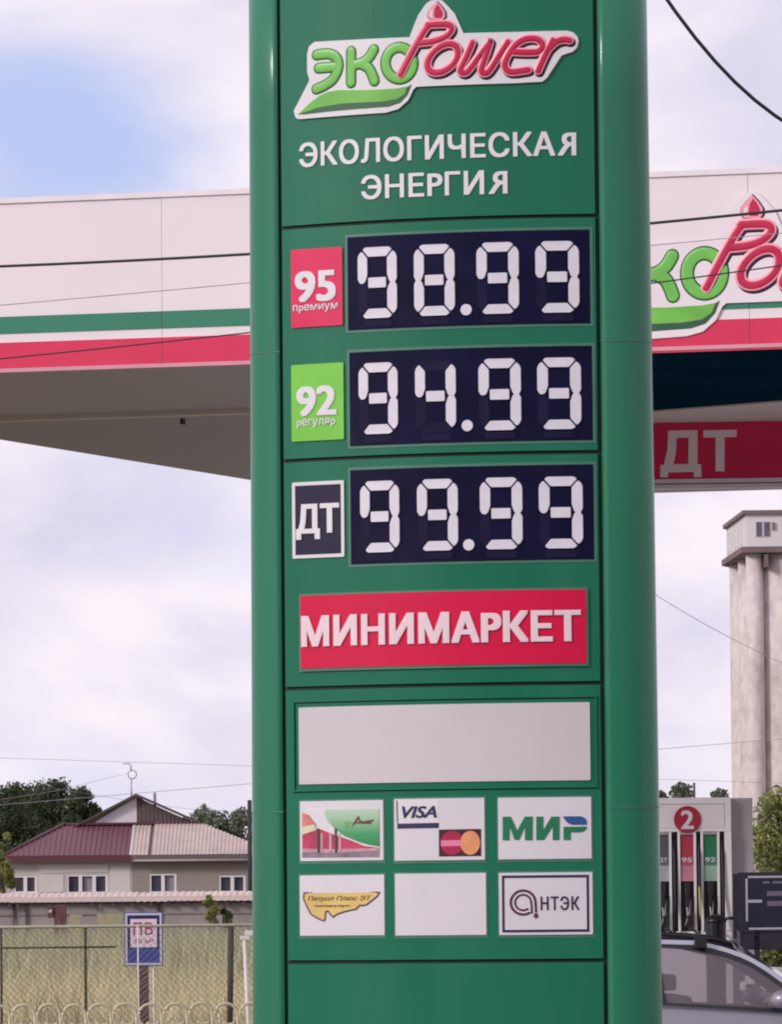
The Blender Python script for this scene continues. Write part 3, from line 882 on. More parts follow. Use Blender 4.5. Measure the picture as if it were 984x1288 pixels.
slab('roof_deck', SOF, [(left_at(0.05), 0.05), (ub, 0.05), (ub, DB), (left_at(DB), DB)], ztop - 0.3, ztop - 0.25)
bm = bmesh.new()   # side fascia on the left and the back
def wallseg(bm, p, q, th, z0_, z1_):
    p, q = Vector(p), Vector(q)
    n_ = Vector((-(q - p).y, (q - p).x)).normalized() * th
    A_ = [p, q, q + n_, p + n_]
    lo = [bm.verts.new((v.x, v.y, z0_)) for v in A_]
    hi = [bm.verts.new((v.x, v.y, z1_)) for v in A_]
    bm.faces.new(lo)
    bm.faces.new(hi)
    for i in range(4):
        bm.faces.new((lo[i], lo[(i + 1) % 4], hi[(i + 1) % 4], hi[i]))
wallseg(bm, (left_at(0.06), 0.06), (left_at(DB), DB), 0.05, zbot + 0.041, ztop)
from_bm('side_fascia', bm, F_WHITE, can)
_cp = Vector(((575 - 492) / F_PX * 47.2, 47.2, 0)) - CF.O
COLX = _cp.dot(CF.ux)
box('canopy_column', mat('column_white_paint', (0.6, 0.58, 0.58), 0.4, 0.05), can, COLX - 0.15, COLX + 0.15, 5.0, 5.3, 0.0, zbot, 0.02)

# diesel lane board hanging under the canopy
DF = Frame(900, 47.9, R(4))
dt = DF.empty('fuel_lane_board', 'dark red board with pale ДТ letters hanging under the canopy right of the pillar', 'sign board')
u0, zB = DF.uz(700, 604)
u1 = DF.uz(1250, 600)[0]
zB = DF.uz(900, 602.2)[1]
zT_ = zbot - 0.015
box('board_face', mat('lane_board_red', (0.74, 0.010, 0.10), 0.4, 0.08, 3), dt, u0, u1, 0.0, 0.18, zB, zT_)
box('bottom_rail', TRIM, dt, u0, u1, -0.02, 0.20, zB - 0.030, zB)
box('bottom_rail', mat('rail_middle_grey', (0.25, 0.2, 0.2), 0.5, 0.05), dt, u0, u1, 0.0, 0.18, zB - 0.040, zB - 0.030)  # grey middle line between the two pale rails
box('bottom_rail', TRIM, dt, u0, u1, -0.01, 0.19, zB - 0.068, zB - 0.040)
LP = mat('lane_letter', (0.92, 0.78, 0.84), 0.45, 0.04)
D4 = lambda pts: [DF.uz(790 + x / 5.07, 420 + y / 5.07) for x, y in pts]
solid('lane_letter', LP, dt, DF, [D4([(258, 618), (445, 614), (445, 832), (468, 832), (470, 912), (422, 914), (422, 880), (258, 884), (256, 914), (206, 916), (208, 838), (230, 836), (252, 740)]),
                                D4([(312, 664), (388, 662), (386, 830), (290, 832), (306, 760)])], 0.0, 0.012)
solid('lane_letter', LP, dt, DF, [D4([(482, 616), (695, 612), (695, 656), (618, 660), (616, 876), (560, 876), (560, 660), (482, 662)])], 0.0, 0.012)

# ------------------------------------------------------------------ fuel pump
PF = Frame(865, 46.8, R(3))
pm = PF.empty('fuel_pump', 'tall pale fuel pump numbered 2 with grey, red and green nozzle bays', 'fuel pump')
PW = mat('pump_pale_grey', (0.90, 0.85, 0.87), 0.4, 0.04, 3)
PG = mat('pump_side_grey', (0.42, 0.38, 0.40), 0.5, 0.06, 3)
PD = mat('pump_slot_dark', (0.018, 0.012, 0.022), 0.5, 0.2)
xl, xr = PF.uz(809, 1100)[0], PF.uz(921, 1100)[0]
ztp = PF.uz(865, 1003)[1]
DP = (0.55)
p2 = lambda x, y: PF.uz(820 + x / 7.16, 1000 + y / 7.16)
zbay = PF.uz(865, 1046)[1]
zlow = PF.uz(865, 1171)[1]
box('housing', PW, pm, xl, xr, 0.06, DP, 0.15, ztp, 0.01)
box('header', PW, pm, xl, xr, 0.0, 0.06, zbay, ztp, 0.008)
box('header_panel', mat('pump_header_face', (0.87, 0.80, 0.82), 0.4, 0.04), pm, xl + 0.05, xr - 0.05, -0.006, 0.0, zbay + 0.03, ztp - 0.05)
box('header_line', PG, pm, xl + 0.045, xr - 0.045, -0.004, 0.0, ztp - 0.05, ztp - 0.043)
box('base', PW, pm, xl, xr, 0.0, 0.06, 0.15, zlow, 0.008)
box('side_panel', PG, pm, xr, xr + 0.155, 0.08, DP - 0.02, 0.15, ztp - 0.005)  # grey tone includes the shade of the side turned from the sun
box('island', CONC, None, *([0] * 6)) if False else None
cx_, cz_ = PF.uz(865, 1030.5)
solid('number_disc', mat('pump_disc_red', (0.42, 0.008, 0.04), 0.35, 0.05), pm, PF, [[(cx_ + 0.098 * math.cos(k * math.pi / 16), cz_ + 0.098 * math.sin(k * math.pi / 16)) for k in range(32)]], 0.006, 0.016)
a0, b0 = PF.uz(857, 1042.5)
a1, b1 = PF.uz(873, 1019)
text('pump_number', LETTER, pm, PF, '2', a0, a1, b0, b1, 0.016, 0.020, bold=0.05)
def bay(x0, x1, col, col2, word, wcol, kind):
    # x0,x1 pixel limits of the coloured insert
    q0, q1 = PF.uz(x0, 1100)[0], PF.uz(x1, 1100)[0]
    zc1, zc0 = PF.uz(865, 1050)[1], PF.uz(865, 1077)[1]
    zw0 = PF.uz(865, 1088)[1]
    zs0 = PF.uz(865, 1108)[1]
    ins = box('nozzle_bay', mat('bay_' + kind, col, 0.4, 0.08, 8), pm, q0, q1, 0.005, 0.05, zc0, zc1)
    box('bay_cap', mat('bay_cap_grey', (0.38, 0.34, 0.35), 0.5, 0.1), ins, q0, q1, -0.012, 0.05, zc1 + 0.001, zbay - 0.001, 0.005)
    box('bay_word_field', mat('bay2_' + kind, tuple(c * 0.9 + 0.05 for c in col), 0.4, 0.08, 8), ins, q0, q1, 0.003, 0.05, zw0, zc0 - 0.001)
    box('bay_fade', mat('bay3_' + kind, col2, 0.4, 0.15, 10), ins, q0, q1, 0.004, 0.05, zs0, zw0 - 0.001)
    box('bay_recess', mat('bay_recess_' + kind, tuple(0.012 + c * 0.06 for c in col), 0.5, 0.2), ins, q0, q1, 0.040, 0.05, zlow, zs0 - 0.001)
    ww = q1 - q0
    text('bay_word', LETTER, ins, PF, word, q0 + ww * 0.12, q1 - ww * 0.12, zw0 + 0.022, zc0 - 0.008, -0.003, 0.001, bold=0.04)
    # strips either side
    for s0, s1 in ((q0 - 0.020, q0 - 0.001), (q1 + 0.001, q1 + 0.020)):
        box('divider', PW, pm, s0, s1, -0.010, 0.06, zlow, zbay - 0.001, 0.003)
    # nozzle: holster mouth, body, spout and hose
    uc = (q0 + q1) / 2
    nz = empty('x', (0, 0, 0)) if False else None
    bm = bmesh.new()
    bx(bm, uc - 0.022, uc + 0.022, -0.02, 0.04, zs0 - 0.10, zs0 - 0.01, 0.008)
    bx(bm, uc - 0.014, uc + 0.014, -0.045, 0.0, zs0 - 0.19, zs0 - 0.085, 0.006)
    add_tube(bm, [(uc - 0.004, -0.03, zs0 - 0.17), (uc + 0.004, -0.05, zs0 - 0.25), (uc + 0.010, -0.04, zs0 - 0.33)], 0.011, 8)
    nzo = from_bm('nozzle', bm, mat('nozzle_black', (0.02, 0.018, 0.022), 0.35, 0.1), pm)
    bm = bmesh.new()
    vs = [(uc + 0.012, zs0 - 0.19), (uc + 0.022, zs0 - 0.13), (uc + 0.018, zs0 - 0.24), (uc - 0.012, zs0 - 0.31), (uc - 0.024, zs0 - 0.33)]
    solid('nozzle_guard', mat('nozzle_guard_grey', (0.45, 0.42, 0.45), 0.25, 0.05, metal=0.6), nzo, PF, [vs], 0.05, 0.056)
    hx = q1 + 0.038
    tube('hose', mat('hose_black', (0.015, 0.014, 0.016), 0.5, 0.1), pm, [(uc + 0.01, -0.05, zs0 - 0.34), (uc + 0.03, -0.09, zlow + 0.02), (hx, -0.07, zlow - 0.03), (hx + 0.004, -0.03, zlow + 0.25), (hx, -0.02, zbay - 0.15), (hx, 0.03, zbay - 0.03)], 0.010, 6)
    return ins
slot = lambda x0, x1: box('slot', PD, pm, PF.uz(x0, 1100)[0], PF.uz(x1, 1100)[0], 0.045, 0.062, zlow, zbay - 0.001)
slot(810, 921 - 9)
bay(826.5, 842, (0.10, 0.095, 0.115), (0.42, 0.40, 0.44), 'ДТ', None, 'grey')
bay(856.5, 873, (0.46, 0.03, 0.07), (0.55, 0.22, 0.27), '95', None, 'red')
bay(885.5, 902.5, (0.012, 0.19, 0.08), (0.30, 0.45, 0.34), '92', None, 'green')
box('pilaster', PW, pm, PF.uz(912, 1100)[0], xr, -0.008, 0.06, zlow, zbay - 0.001, 0.004)
tube('hose_stripe', mat('hose_yellow', (0.50, 0.48, 0.14), 0.4, 0.1), pm, [(PF.uz(880, 1115)[0], -0.05, PF.uz(880, 1115)[1]), (PF.uz(881, 1140)[0], -0.055, PF.uz(880, 1140)[1]), (PF.uz(882, 1168)[0], -0.05, PF.uz(880, 1168)[1])], 0.008, 6)
isl = box('pump_island', CONC, None, PF.O.x - 1.0, PF.O.x + 4.5, 46.1, 47.9, -0.02, 0.15, 0.02)
tag(isl, kind='structure')

# dark litter bin beside the pump
bF = Frame(895, 46.35)
bn = bF.empty('litter_bin', 'small black litter bin with a domed lid at the foot of the fuel pump', 'litter bin')
BK = mat('bin_black', (0.014, 0.013, 0.018), 0.35, 0.1)
bm = bmesh.new()
zt = bF.uz(893, 1160)[1]
add_tube(bm, [(0, 0, 0.15), (0, 0, zt)], [0.065, 0.075], 18)
from_bm('bin_body', bm, BK, bn, False)
bm = bmesh.new()
bmesh.ops.create_uvsphere(bm, u_segments=18, v_segments=10, radius=0.08)
for v in bm.verts:
    v.co.z = max(0, v.co.z) * 0.75 + zt
from_bm('bin_lid', bm, BK, bn, True)
tube('lid_handle', BK, bn, [(0.05, -0.03, zt + 0.02), (0.09, -0.06, zt + 0.03), (0.17, -0.06, zt + 0.03)], 0.012)

# dark information board
iF = Frame(950, 45.7, R(4))
ib = iF.empty('information_board', 'black framed information board on legs to the right of the fuel pump', 'board')
IB = mat('board_near_black', (0.022, 0.016, 0.028), 0.35, 0.15)
IN = mat('board_navy', (0.014, 0.012, 0.036), 0.3, 0.15)
IL = mat('board_pale_line', (0.42, 0.40, 0.46), 0.4, 0.05)
x0, zt = iF.uz(925, 1097)
xL = iF.uz(926.5, 1100)[0]
xR = xL + 0.95
zb_ = iF.uz(950, 1171)[1]
solid('board_case', IB, ib, iF, rrect(xL, xR, zb_, zt, 0.02), -0.08, 0.0)
i1_ = 0.083
x2, z2_ = iF.uz(938, 1101.5)
x3 = xR - 0.06
z3_ = iF.uz(938, 1169)[1]
solid('board_face', IN, ib, iF, rrect(x2, x3, z3_, z2_, 0.02), 0.0, 0.004)
lt = 0.014
for q in (rect(x2 + 0.018, x3 - 0.018, z2_ - lt, z2_), rect(x2, x2 + lt, z3_ + 0.06, z2_ - 0.018), rect(x3 - lt, x3, z3_ + 0.018, z2_ - 0.018), rect(x2 + 0.02, x3 - 0.018, z3_, z3_ + lt), rect(x2 + lt, x2 + lt + 0.10, z3_ + 0.19, z3_ + 0.21)):
    solid('face_line', IL, ib, iF, q, 0.004, 0.007)
IG = mat('board_grey_strip', (0.13, 0.12, 0.17), 0.4, 0.1)
for za_, zb2 in ((0.235, 0.27), (0.165, 0.20)):
    solid('face_strip', IG, ib, iF, rect(x2 + 0.15, x3 - 0.12, z3_ + za_, z3_ + zb2), 0.004, 0.007)
for s0, s1 in ((0.12, 0.17), (0.19, 0.30), (0.34, 0.48)):
    solid('face_strip', IG, ib, iF, rect(x2 + s0, x2 + s1, z2_ - 0.055, z2_ - 0.038), 0.004, 0.007)
solid('skirt', IB, ib, iF, rect(xL + 0.02, xR - 0.02, zb_ - 0.13, zb_ - 0.001), -0.05, -0.02)
for s_ in (0.12, 0.8):
    box('leg', IB, ib, xL + s_, xL + s_ + 0.04, 0.02, 0.06, 0.0, zb_)
solid('side_wing', IB, ib, iF, rect(iF.uz(922, 1100)[0], xL - 0.001, zb_ - 0.05, zt - 0.01), -0.06, -0.02)

# white barrier added beyond the car in place of its window reflection
wF = Frame(950, 46.0)
wbx = wF.empty('reflection_barrier', 'low white slatted barrier added in place of the car window reflection', 'barrier')
WB = mat('barrier_white', (0.88, 0.85, 0.80), 0.5, 0.04)
xa, xb = wF.uz(931, 1240)[0], wF.uz(1080, 1240)[0]
zr_ = wF.uz(950, 1246)[1]
box('rail', WB, wbx, xa, xb, -0.03, 0.03, zr_, wF.uz(950, 1256)[1] * 0 + zr_ + 0.07, 0.02)
zt_ = wF.uz(950, 1216)[1]
box('post', WB, wbx, xa + 0.04, xa + 0.10, -0.03, 0.03, 0.0, zt_)
for k in range(9):
    box('slat', WB, wbx, xa + 0.15 + k * 0.095, xa + 0.205 + k * 0.095, -0.015, 0.015, zr_ + 0.07, zt_ - 0.04)
box('post', WB, wbx, xb - 0.06, xb, -0.03, 0.03, 0.0, zt_)
box('rail', WB, wbx, xa + 0.101, xb - 0.061, -0.02, 0.02, zt_ - 0.04, zt_, 0.01)

# ------------------------------------------------------------------ parked car
CY = 43.3
cF = Frame(900, CY, R(-2.5))
car = cF.empty('parked_car', 'silver lilac car with chrome window trim parked in front of the fuel pump', 'car')
PAINT = mat('car_silver_lilac', (0.36, 0.35, 0.42), 0.42, 0.04, 2, metal=0.35, coat=0.25)
ROOFP = mat('car_roof_reflected_dark', (0.020, 0.018, 0.028), 0.22, 0.1, coat=0.5)  # dark reflection of the canopy underside put into the roof colour
BLK = mat('car_black_trim', (0.012, 0.012, 0.016), 0.35, 0.1)
CHR = mat('car_bright_trim', (0.46, 0.45, 0.53), 0.22, 0.03, metal=0.5)
RUB = mat('tyre_rubber', (0.02, 0.02, 0.02), 0.85, 0.1)
def glass(name, tint, op, base=(0.30, 0.25, 0.29)):
    m = bpy.data.materials.new(name)
    m.use_nodes = True
    t = m.node_tree
    t.nodes.clear()
    o_ = N(t, 'ShaderNodeOutputMaterial')
    tr = N(t, 'ShaderNodeBsdfTransparent')
    tr.inputs[0].default_value = tint + (1,)
    pr = N(t, 'ShaderNodeBsdfPrincipled')
    pr.inputs['Base Color'].default_value = base + (1,)
    pr.inputs['Roughness'].default_value = 0.06
    fz = N(t, 'ShaderNodeFresnel')
    fz.inputs[0].default_value = 1.5
    ad_ = N(t, 'ShaderNodeMath', operation='ADD')
    ad_.inputs[1].default_value = op
    ad_.use_clamp = True
    t.links.new(fz.outputs[0], ad_.inputs[0])
    mx_ = N(t, 'ShaderNodeMixShader')
    t.links.new(ad_.outputs[0], mx_.inputs[0])
    t.links.new(tr.outputs[0], mx_.inputs[1])
    t.links.new(pr.outputs[0], mx_.inputs[2])
    t.links.new(mx_.outputs[0], o_.inputs[0])
    return m
CGL = glass('car_side_glass', (0.92, 0.90, 0.92), 0.30)
CGL2 = glass('car_far_glass', (0.92, 0.92, 0.94), 0.02)
CWS = glass('car_windscreen_glass', (0.25, 0.36, 0.36), 0.25, (0.02, 0.05, 0.055))
X = lambda px, py=1230: cF.uz(px, py)[0]
Z = lambda px, py: cF.uz(px, py)[1]
WID = 1.70
sill = [(-2.30, 0.93), (-0.43, 0.90), (0.85, 0.86)]
# lower body, side profile lofted across the width
lowp = [(-2.42, 0.45), (-2.46, 0.62), (-2.42, 0.90), (-2.25, 0.95), (-1.3, 0.945), (X(839), Z(839, 1264)), (X(984), Z(984, 1273)), (1.02, 0.83), (1.55, 0.77), (1.80, 0.68), (1.88, 0.52), (1.87, 0.32), (1.75, 0.20), (1.58, 0.20)]
for k in range(9):
    a_ = math.pi * k / 8
    lowp.append((1.22 + 0.345 * math.cos(a_), 0.24 + 0.33 * math.sin(a_)))
lowp += [(0.85, 0.18), (-1.15, 0.18)]
for k in range(9):
    a_ = math.pi * k / 8
    lowp.append((-1.50 + 0.345 * math.cos(a_), 0.24 + 0.33 * math.sin(a_)))
lowp += [(-1.86, 0.22), (-2.38, 0.25)]
def loft(name, m, parent, prof, secs, smooth=True):
    """side profile repeated at several stations across the width, each drawn in a little"""
    bm = bmesh.new()
    cx = sum(p[0] for p in prof) / len(prof)
    cz = 0.55
    rings = []
    for y, sx, sz in secs:
        rings.append([bm.verts.new((cx + (x - cx) * sx, y, cz + (z - cz) * sz)) for x, z in prof])
    for A_, B_ in zip(rings, rings[1:]):
        for i in range(len(prof)):
            j = (i + 1) % len(prof)
            bm.faces.new((A_[i], A_[j], B_[j], B_[i]))
    f1, f2 = bm.faces.new(rings[0]), bm.faces.new(rings[-1][::-1])
    bmesh.ops.triangulate(bm, faces=[f1, f2])
    return from_bm(name, bm, m, parent, smooth)
loft('body', PAINT, car, lowp, [(0.03, 0.985, 0.97), (0.0, 0.995, 0.995), (0.05, 1, 1.003), (0.35, 1.01, 1.02), (WID / 2, 1.015, 1.03), (WID - 0.35, 1.01, 1.02), (WID - 0.05, 1, 1.003), (WID, 0.995, 0.995), (WID - 0.03, 0.985, 0.97)], False)
# greenhouse: roof line and side windows traced in the side view
roofl = [(829, 1191), (879, 1194.5), (918, 1203.5), (948, 1215), (984, 1240)]
RP = [(-1.95, 1.02), (-1.55, 1.27), (-1.0, 1.36)] + [(X(a_), Z(a_, b_)) for a_, b_ in roofl[:4]]
tum = 0.20      # how far the roof sides lean in
def side(u, z):   # y of the near side at a height
    return 0.04 + tum * max(0, (z - 0.88)) / 0.5
zr = 1.415
bm = bmesh.new()
# roof skin
prof_r = [(-2.02, 0.99), (-1.62, 1.27), (-1.25, 1.375), (-0.75, 1.405), (X(829), Z(829, 1181)), (X(879), Z(879, 1182.5)), (X(905), Z(905, 1185)), (X(928), Z(928, 1191.5))]
A_, B_, C_, D_ = [], [], [], []
for x, z in prof_r:
    s_ = side(x, z)
    A_.append(bm.verts.new((x, s_, z - 0.01)))
    B_.append(bm.verts.new((x, s_ + 0.10, z + 0.03)))
    C_.append(bm.verts.new((x, WID - s_ - 0.10, z + 0.03)))
    D_.append(bm.verts.new((x, WID - s_, z - 0.01)))
M_ = [bm.verts.new((x, WID / 2, z + 0.05)) for x, z in prof_r]
for r1, r2 in ((A_, B_), (B_, M_), (M_, C_), (C_, D_)):
    for i in range(len(prof_r) - 1):
        bm.faces.new((r1[i], r1[i + 1], r2[i + 1], r2[i]))
from_bm('roof', bm, ROOFP, car, True)
# side structure both sides
for far in (0, 1):
    my = (lambda y: WID - y) if far else (lambda y: y)
    def ribbon(name, m, top, bot, o=0.0, th=0.012):
        bm = bmesh.new()
        T1 = [bm.verts.new((x, my(side(x, z) - o), z)) for x, z in top]
        B1 = [bm.verts.new((x, my(side(x, z) - o), z)) for x, z in bot]
        T2 = [bm.verts.new((x, my(side(x, z) + th), z)) for x, z in top]
        B2 = [bm.verts.new((x, my(side(x, z) + th), z)) for x, z in bot]
        n_ = len(top)
        for i in range(n_ - 1):
            bm.faces.new((T1[i], T1[i + 1], B1[i + 1], B1[i]))
            bm.faces.new((T2[i], T2[i + 1], B2[i + 1], B2[i]))
            bm.faces.new((T1[i], T1[i + 1], T2[i + 1], T2[i]))
            bm.faces.new((B1[i], B1[i + 1], B2[i + 1], B2[i]))
        bm.faces.new((T1[0], T2[0], B2[0], B1[0]))
        bm.faces.new((T1[-1], T2[-1], B2[-1], B1[-1]))
        return from_bm(name, bm, m, car)
    pxs = [829, 855, 879, 900, 918, 935, 948, 966, 984, 1010, 1045]
    ci = lambda xs, ys: (lambda x: float(np.interp(x, xs, ys)))
    wt = ci([829, 879, 918, 948, 984, 1045], [1191, 1194.5, 1203.5, 1215.5, 1240, 1286])         # window top
    t1 = ci([829, 877, 893, 928, 956, 984, 1050], [1187, 1188, 1190.5, 1200.5, 1213.5, 1234, 1282])  # bright trim bottom
    t0 = ci([829, 877, 893, 928, 956, 984, 1050], [1181.5, 1182.5, 1185.5, 1194.5, 1207, 1226.5, 1272])  # bright trim top
    tb = ci([829, 1100], [1262.5, 1274])
    P = lambda f: [(X(p, f(p)), Z(p, f(p))) for p in pxs]
    rear = [(-1.86, 1.00), (-1.45, 1.25), (-1.1, 1.32), (-0.8, 1.34)]
    rearb = [(-1.86, 0.99), (-1.45, 0.90), (-1.1, 0.90), (-0.8, 0.90)]
    ribbon('door_frame', BLK, P(t1), P(wt), 0.002)
    ribbon('window_trim', BLK if far else CHR, P(t0), P(t1), 0.006)
    ribbon('rear_frame', BLK, [(x, z + 0.035) for x, z in rear] + [(X(829), Z(829, 1187))], rear + [(X(829), Z(829, 1191))], 0.002)
    ribbon('rear_trim', CHR, [(x, z + 0.065) for x, z in rear] + [(X(829), Z(829, 1181.5))], [(x, z + 0.035) for x, z in rear] + [(X(829), Z(829, 1187))], 0.006)
    gx = [p for p in pxs if p >= 829]
    ribbon('side_window', CGL2 if far else CGL, P(lambda p: wt(p)), [(X(p, tb(p)), Z(p, tb(p))) for p in pxs], -0.006, 0.010)
    ribbon('rear_side_window', CGL, rear + [(X(821), Z(821, 1191))], rearb + [(X(821), 0.90)], -0.006, 0.010)
    ribbon('door_pillar', BLK, [(X(822), Z(822, 1191)), (X(829.5), Z(829.5, 1191))], [(X(833), Z(833, 1263)), (X(840), Z(840, 1263))], 0.003)
    ribbon('sill_trim', BLK, [(-2.0, 0.965), (X(839), Z(839, 1261)), (X(1060), Z(1060, 1271.5))], [(-2.0, 0.945), (X(839), Z(839, 1265)), (X(1060), Z(1060, 1276))], 0.050, 0.03)
    bm = bmesh.new()
    bx(bm, X(877), X(893), *sorted((my(0.16), my(0.20))), Z(885, 1192), Z(885, 1179), 0.008)
    from_bm('roof_bracket', bm, BLK, car)
    tube('roof_rail', BLK, car, [(-1.2, my(0.24), 1.43), (-0.6, my(0.25), 1.455), (X(860), my(0.25), Z(860, 1176)), (X(905), my(0.25), Z(905, 1180)), (X(925), my(0.24), Z(925, 1187))], 0.016, 8)
    # mirror
    bm = bmesh.new()
    bmesh.ops.create_uvsphere(bm, u_segments=16, v_segments=10, radius=1)
    mxx, mz = X(983, 1257), Z(983, 1256)
    for v in bm.verts:
        v.co = Vector((mxx + v.co.x * 0.085, my(-0.10 + v.co.y * 0.10), mz + v.co.z * 0.062))
    mr_ = from_bm('door_mirror', bm, PAINT, car, True)
    box('mirror_foot', BLK, mr_, mxx - 0.03, mxx + 0.08, min(my(-0.06), my(0.06)), max(my(-0.06), my(0.06)), mz - 0.085, mz - 0.045)
    box('door_handle', CHR, car, X(850), X(862), min(my(-0.03), my(0.005)), max(my(-0.03), my(0.005)), 0.77, 0.795, 0.004)
    for wx in (1.22, -1.50):
        bm = bmesh.new()
        y0_, y1_ = sorted((my(0.02), my(0.22)))
        add_tube(bm, [(wx, y0_, 0.31), (wx, y0_ + 0.03, 0.31), (wx, y1_ - 0.03, 0.31), (wx, y1_, 0.31)], [0.285, 0.305, 0.305, 0.285], 28)
        ty = from_bm('wheel', bm, RUB, car)
        yy = my(0.015)
        bm = bmesh.new()
        add_tube(bm, [(wx, yy, 0.31), (wx, my(0.04), 0.31)], [0.19, 0.20], 24)
        for k in range(5):
            a_ = k * 2 * math.pi / 5
            add_tube(bm, [(wx, my(0.005), 0.31), (wx + 0.18 * math.cos(a_), my(0.008), 0.31 + 0.18 * math.sin(a_))], 0.02, 6)
        from_bm('rim', bm, CHR, ty)
    bm = bmesh.new()
    bx(bm, 1.70, 1.865, *sorted((my(0.06), my(0.42))), 0.56, 0.68, 0.02)
    from_bm('headlight', bm, glass('headlight_glass', (0.9, 0.9, 0.9), 0.3) if not far else bpy.data.materials['headlight_glass'], car)
# windscreen
bm = bmesh.new()
wsT = [(X(928), Z(928, 1191.5) + 0.035), (X(930), Z(930, 1191.5) + 0.03)]
q = [(X(932), side(0, 1.33) + 0.04, Z(930, 1192)), (X(1062), 0.10, 0.86), (X(1062), WID - 0.10, 0.86), (X(932), WID - side(0, 1.33) - 0.04, Z(930, 1192))]
top_m = (X(930) + 0.03, WID / 2, Z(930, 1192) + 0.055)
bot_m = (X(1062) + 0.12, WID / 2, 0.85)
vv = [bm.verts.new(p) for p in (q[0], q[1], bot_m, q[2], q[3], top_m)]
bm.faces.new((vv[0], vv[1], vv[2], vv[5]))
bm.faces.new((vv[5], vv[2], vv[3], vv[4]))
from_bm('windscreen', bm, CWS, car)
bm = bmesh.new()
vv = [bm.verts.new(p) for p in ((-1.62, side(0, 1.27) + 0.05, 1.27), (-2.05, 0.12, 0.96), (-2.05, WID - 0.12, 0.96), (-1.62, WID - side(0, 1.27) - 0.05, 1.27))]
bm.faces.new(vv)
from_bm('rear_window', bm, CWS, car)
SEAT = mat('car_seat_grey', (0.10, 0.09, 0.10), 0.8, 0.1)
for yy in (0.25, 1.0):
    bm = bmesh.new()
    bx(bm, -0.36, -0.16, yy, yy + 0.45, 0.45, 1.02, 0.05)
    bx(bm, -0.40, 0.15, yy, yy + 0.45, 0.38, 0.52, 0.04)
    bx(bm, -0.36, -0.26, yy + 0.1, yy + 0.35, 1.05, 1.16, 0.03)
    from_bm('seat', bm, SEAT, car)
box('dashboard', BLK, car, 0.55, 1.05, 0.12, WID - 0.12, 0.65, 0.86, 0.04)
box('front_bumper', PAINT, car, 1.80, 1.93, 0.1, WID - 0.1, 0.24, 0.50, 0.04)
box('grille', BLK, car, 1.84, 1.90, 0.5, WID - 0.5, 0.53, 0.64, 0.01)

# ------------------------------------------------------------------ vegetation helpers
rng = np.random.default_rng(7)
def leaf_mat(name, c0, c1, rough=0.6, scale=2.5):
    m = bpy.data.materials.new(name)
    m.use_nodes = True
    t = m.node_tree
    p = t.nodes['Principled BSDF']
    at_ = N(t, 'ShaderNodeAttribute', attribute_name='tint')
    ns = N(t, 'ShaderNodeTexNoise')
    ns.inputs['Scale'].default_value = scale
    tc = N(t, 'ShaderNodeTexCoord')
    t.links.new(tc.outputs['Object'], ns.inputs['Vector'])
    a2 = N(t, 'ShaderNodeMath', operation='MULTIPLY_ADD')
    a2.inputs[1].default_value = 0.6
    t.links.new(at_.outputs['Fac'], a2.inputs[0])
    t.links.new(ns.outputs[0], a2.inputs[2])
    rp = N(t, 'ShaderNodeValToRGB')
    rp.color_ramp.elements[0].position = 0.35
    rp.color_ramp.elements[1].position = 1.05 if False else 1.0
    rp.color_ramp.elements[0].color = c0 + (1,)
    rp.color_ramp.elements[1].color = c1 + (1,)
    t.links.new(a2.outputs[0], rp.inputs[0])
    t.links.new(rp.outputs[0], p.inputs['Base Color'])
    p.inputs['Roughness'].default_value = rough
    p.inputs['Specular IOR Level'].default_value = 0.2
    tl = N(t, 'ShaderNodeBsdfTranslucent')
    t.links.new(rp.outputs[0], tl.inputs[0])
    mx_ = N(t, 'ShaderNodeMixShader')
    mx_.inputs[0].default_value = 0.22
    t.links.new(p.outputs[0], mx_.inputs[1])
    t.links.new(tl.outputs[0], mx_.inputs[2])
    t.links.new(mx_.outputs[0], t.nodes['Material Output'].inputs[0])
    return m
def np_mesh(name, co, nper, m, parent, tint):
    """co: (n, nper, 3) polygons"""
    n = len(co)
    me = bpy.data.meshes.new(name)
    me.vertices.add(n * nper)
    me.vertices.foreach_set('co', co.reshape(-1).astype(np.float32))
    me.loops.add(n * nper)
    me.loops.foreach_set('vertex_index', np.arange(n * nper, dtype=np.int32))
    me.polygons.add(n)
    me.polygons.foreach_set('loop_start', np.arange(0, n * nper, nper, dtype=np.int32))
    at_ = me.attributes.new('tint', 'FLOAT', 'POINT')
    at_.data.foreach_set('value', np.repeat(tint, nper).astype(np.float32))
    me.update(calc_edges=True)
    me.validate()
    return link(name, me, m, parent)
def leaves(name, m, parent, blobs, n, size):
    """leaf quads spread through ellipsoid clumps, denser near the surface of each"""
    bl = np.array(blobs, float)          # x y z rx ry rz
    vol = bl[:, 3] * bl[:, 5]
    idx = rng.choice(len(bl), n, p=vol / vol.sum())
    d = rng.normal(size=(n, 3))
    d /= np.linalg.norm(d, axis=1)[:, None]
    rad = rng.random(n) ** 0.45
    rad *= 1 + 0.18 * np.sin(d[:, 0] * 7 + idx) * np.cos(d[:, 2] * 9 + idx * 2)
    c = bl[idx, :3] + d * rad[:, None] * bl[idx, 3:6]
    nrm = d + rng.normal(size=(n, 3)) * 0.7
    nrm /= np.linalg.norm(nrm, axis=1)[:, None]
    a_ = np.cross(nrm, rng.normal(size=(n, 3)))
    a_ /= np.linalg.norm(a_, axis=1)[:, None]
    b_ = np.cross(nrm, a_)
    s = size * (0.5 + rng.random(n))[:, None]
    q = np.stack([c - a_ * s, c - b_ * s * 0.55, c + a_ * s, c + b_ * s * 0.55], 1)
    return np_mesh(name, q, 4, m, parent, rng.random(n) * 0.7 + 0.3 * (idx % 3) / 2)
BARK = mat('bark', (0.09, 0.07, 0.05), 0.9, 0.25, 4, bump=0.5)
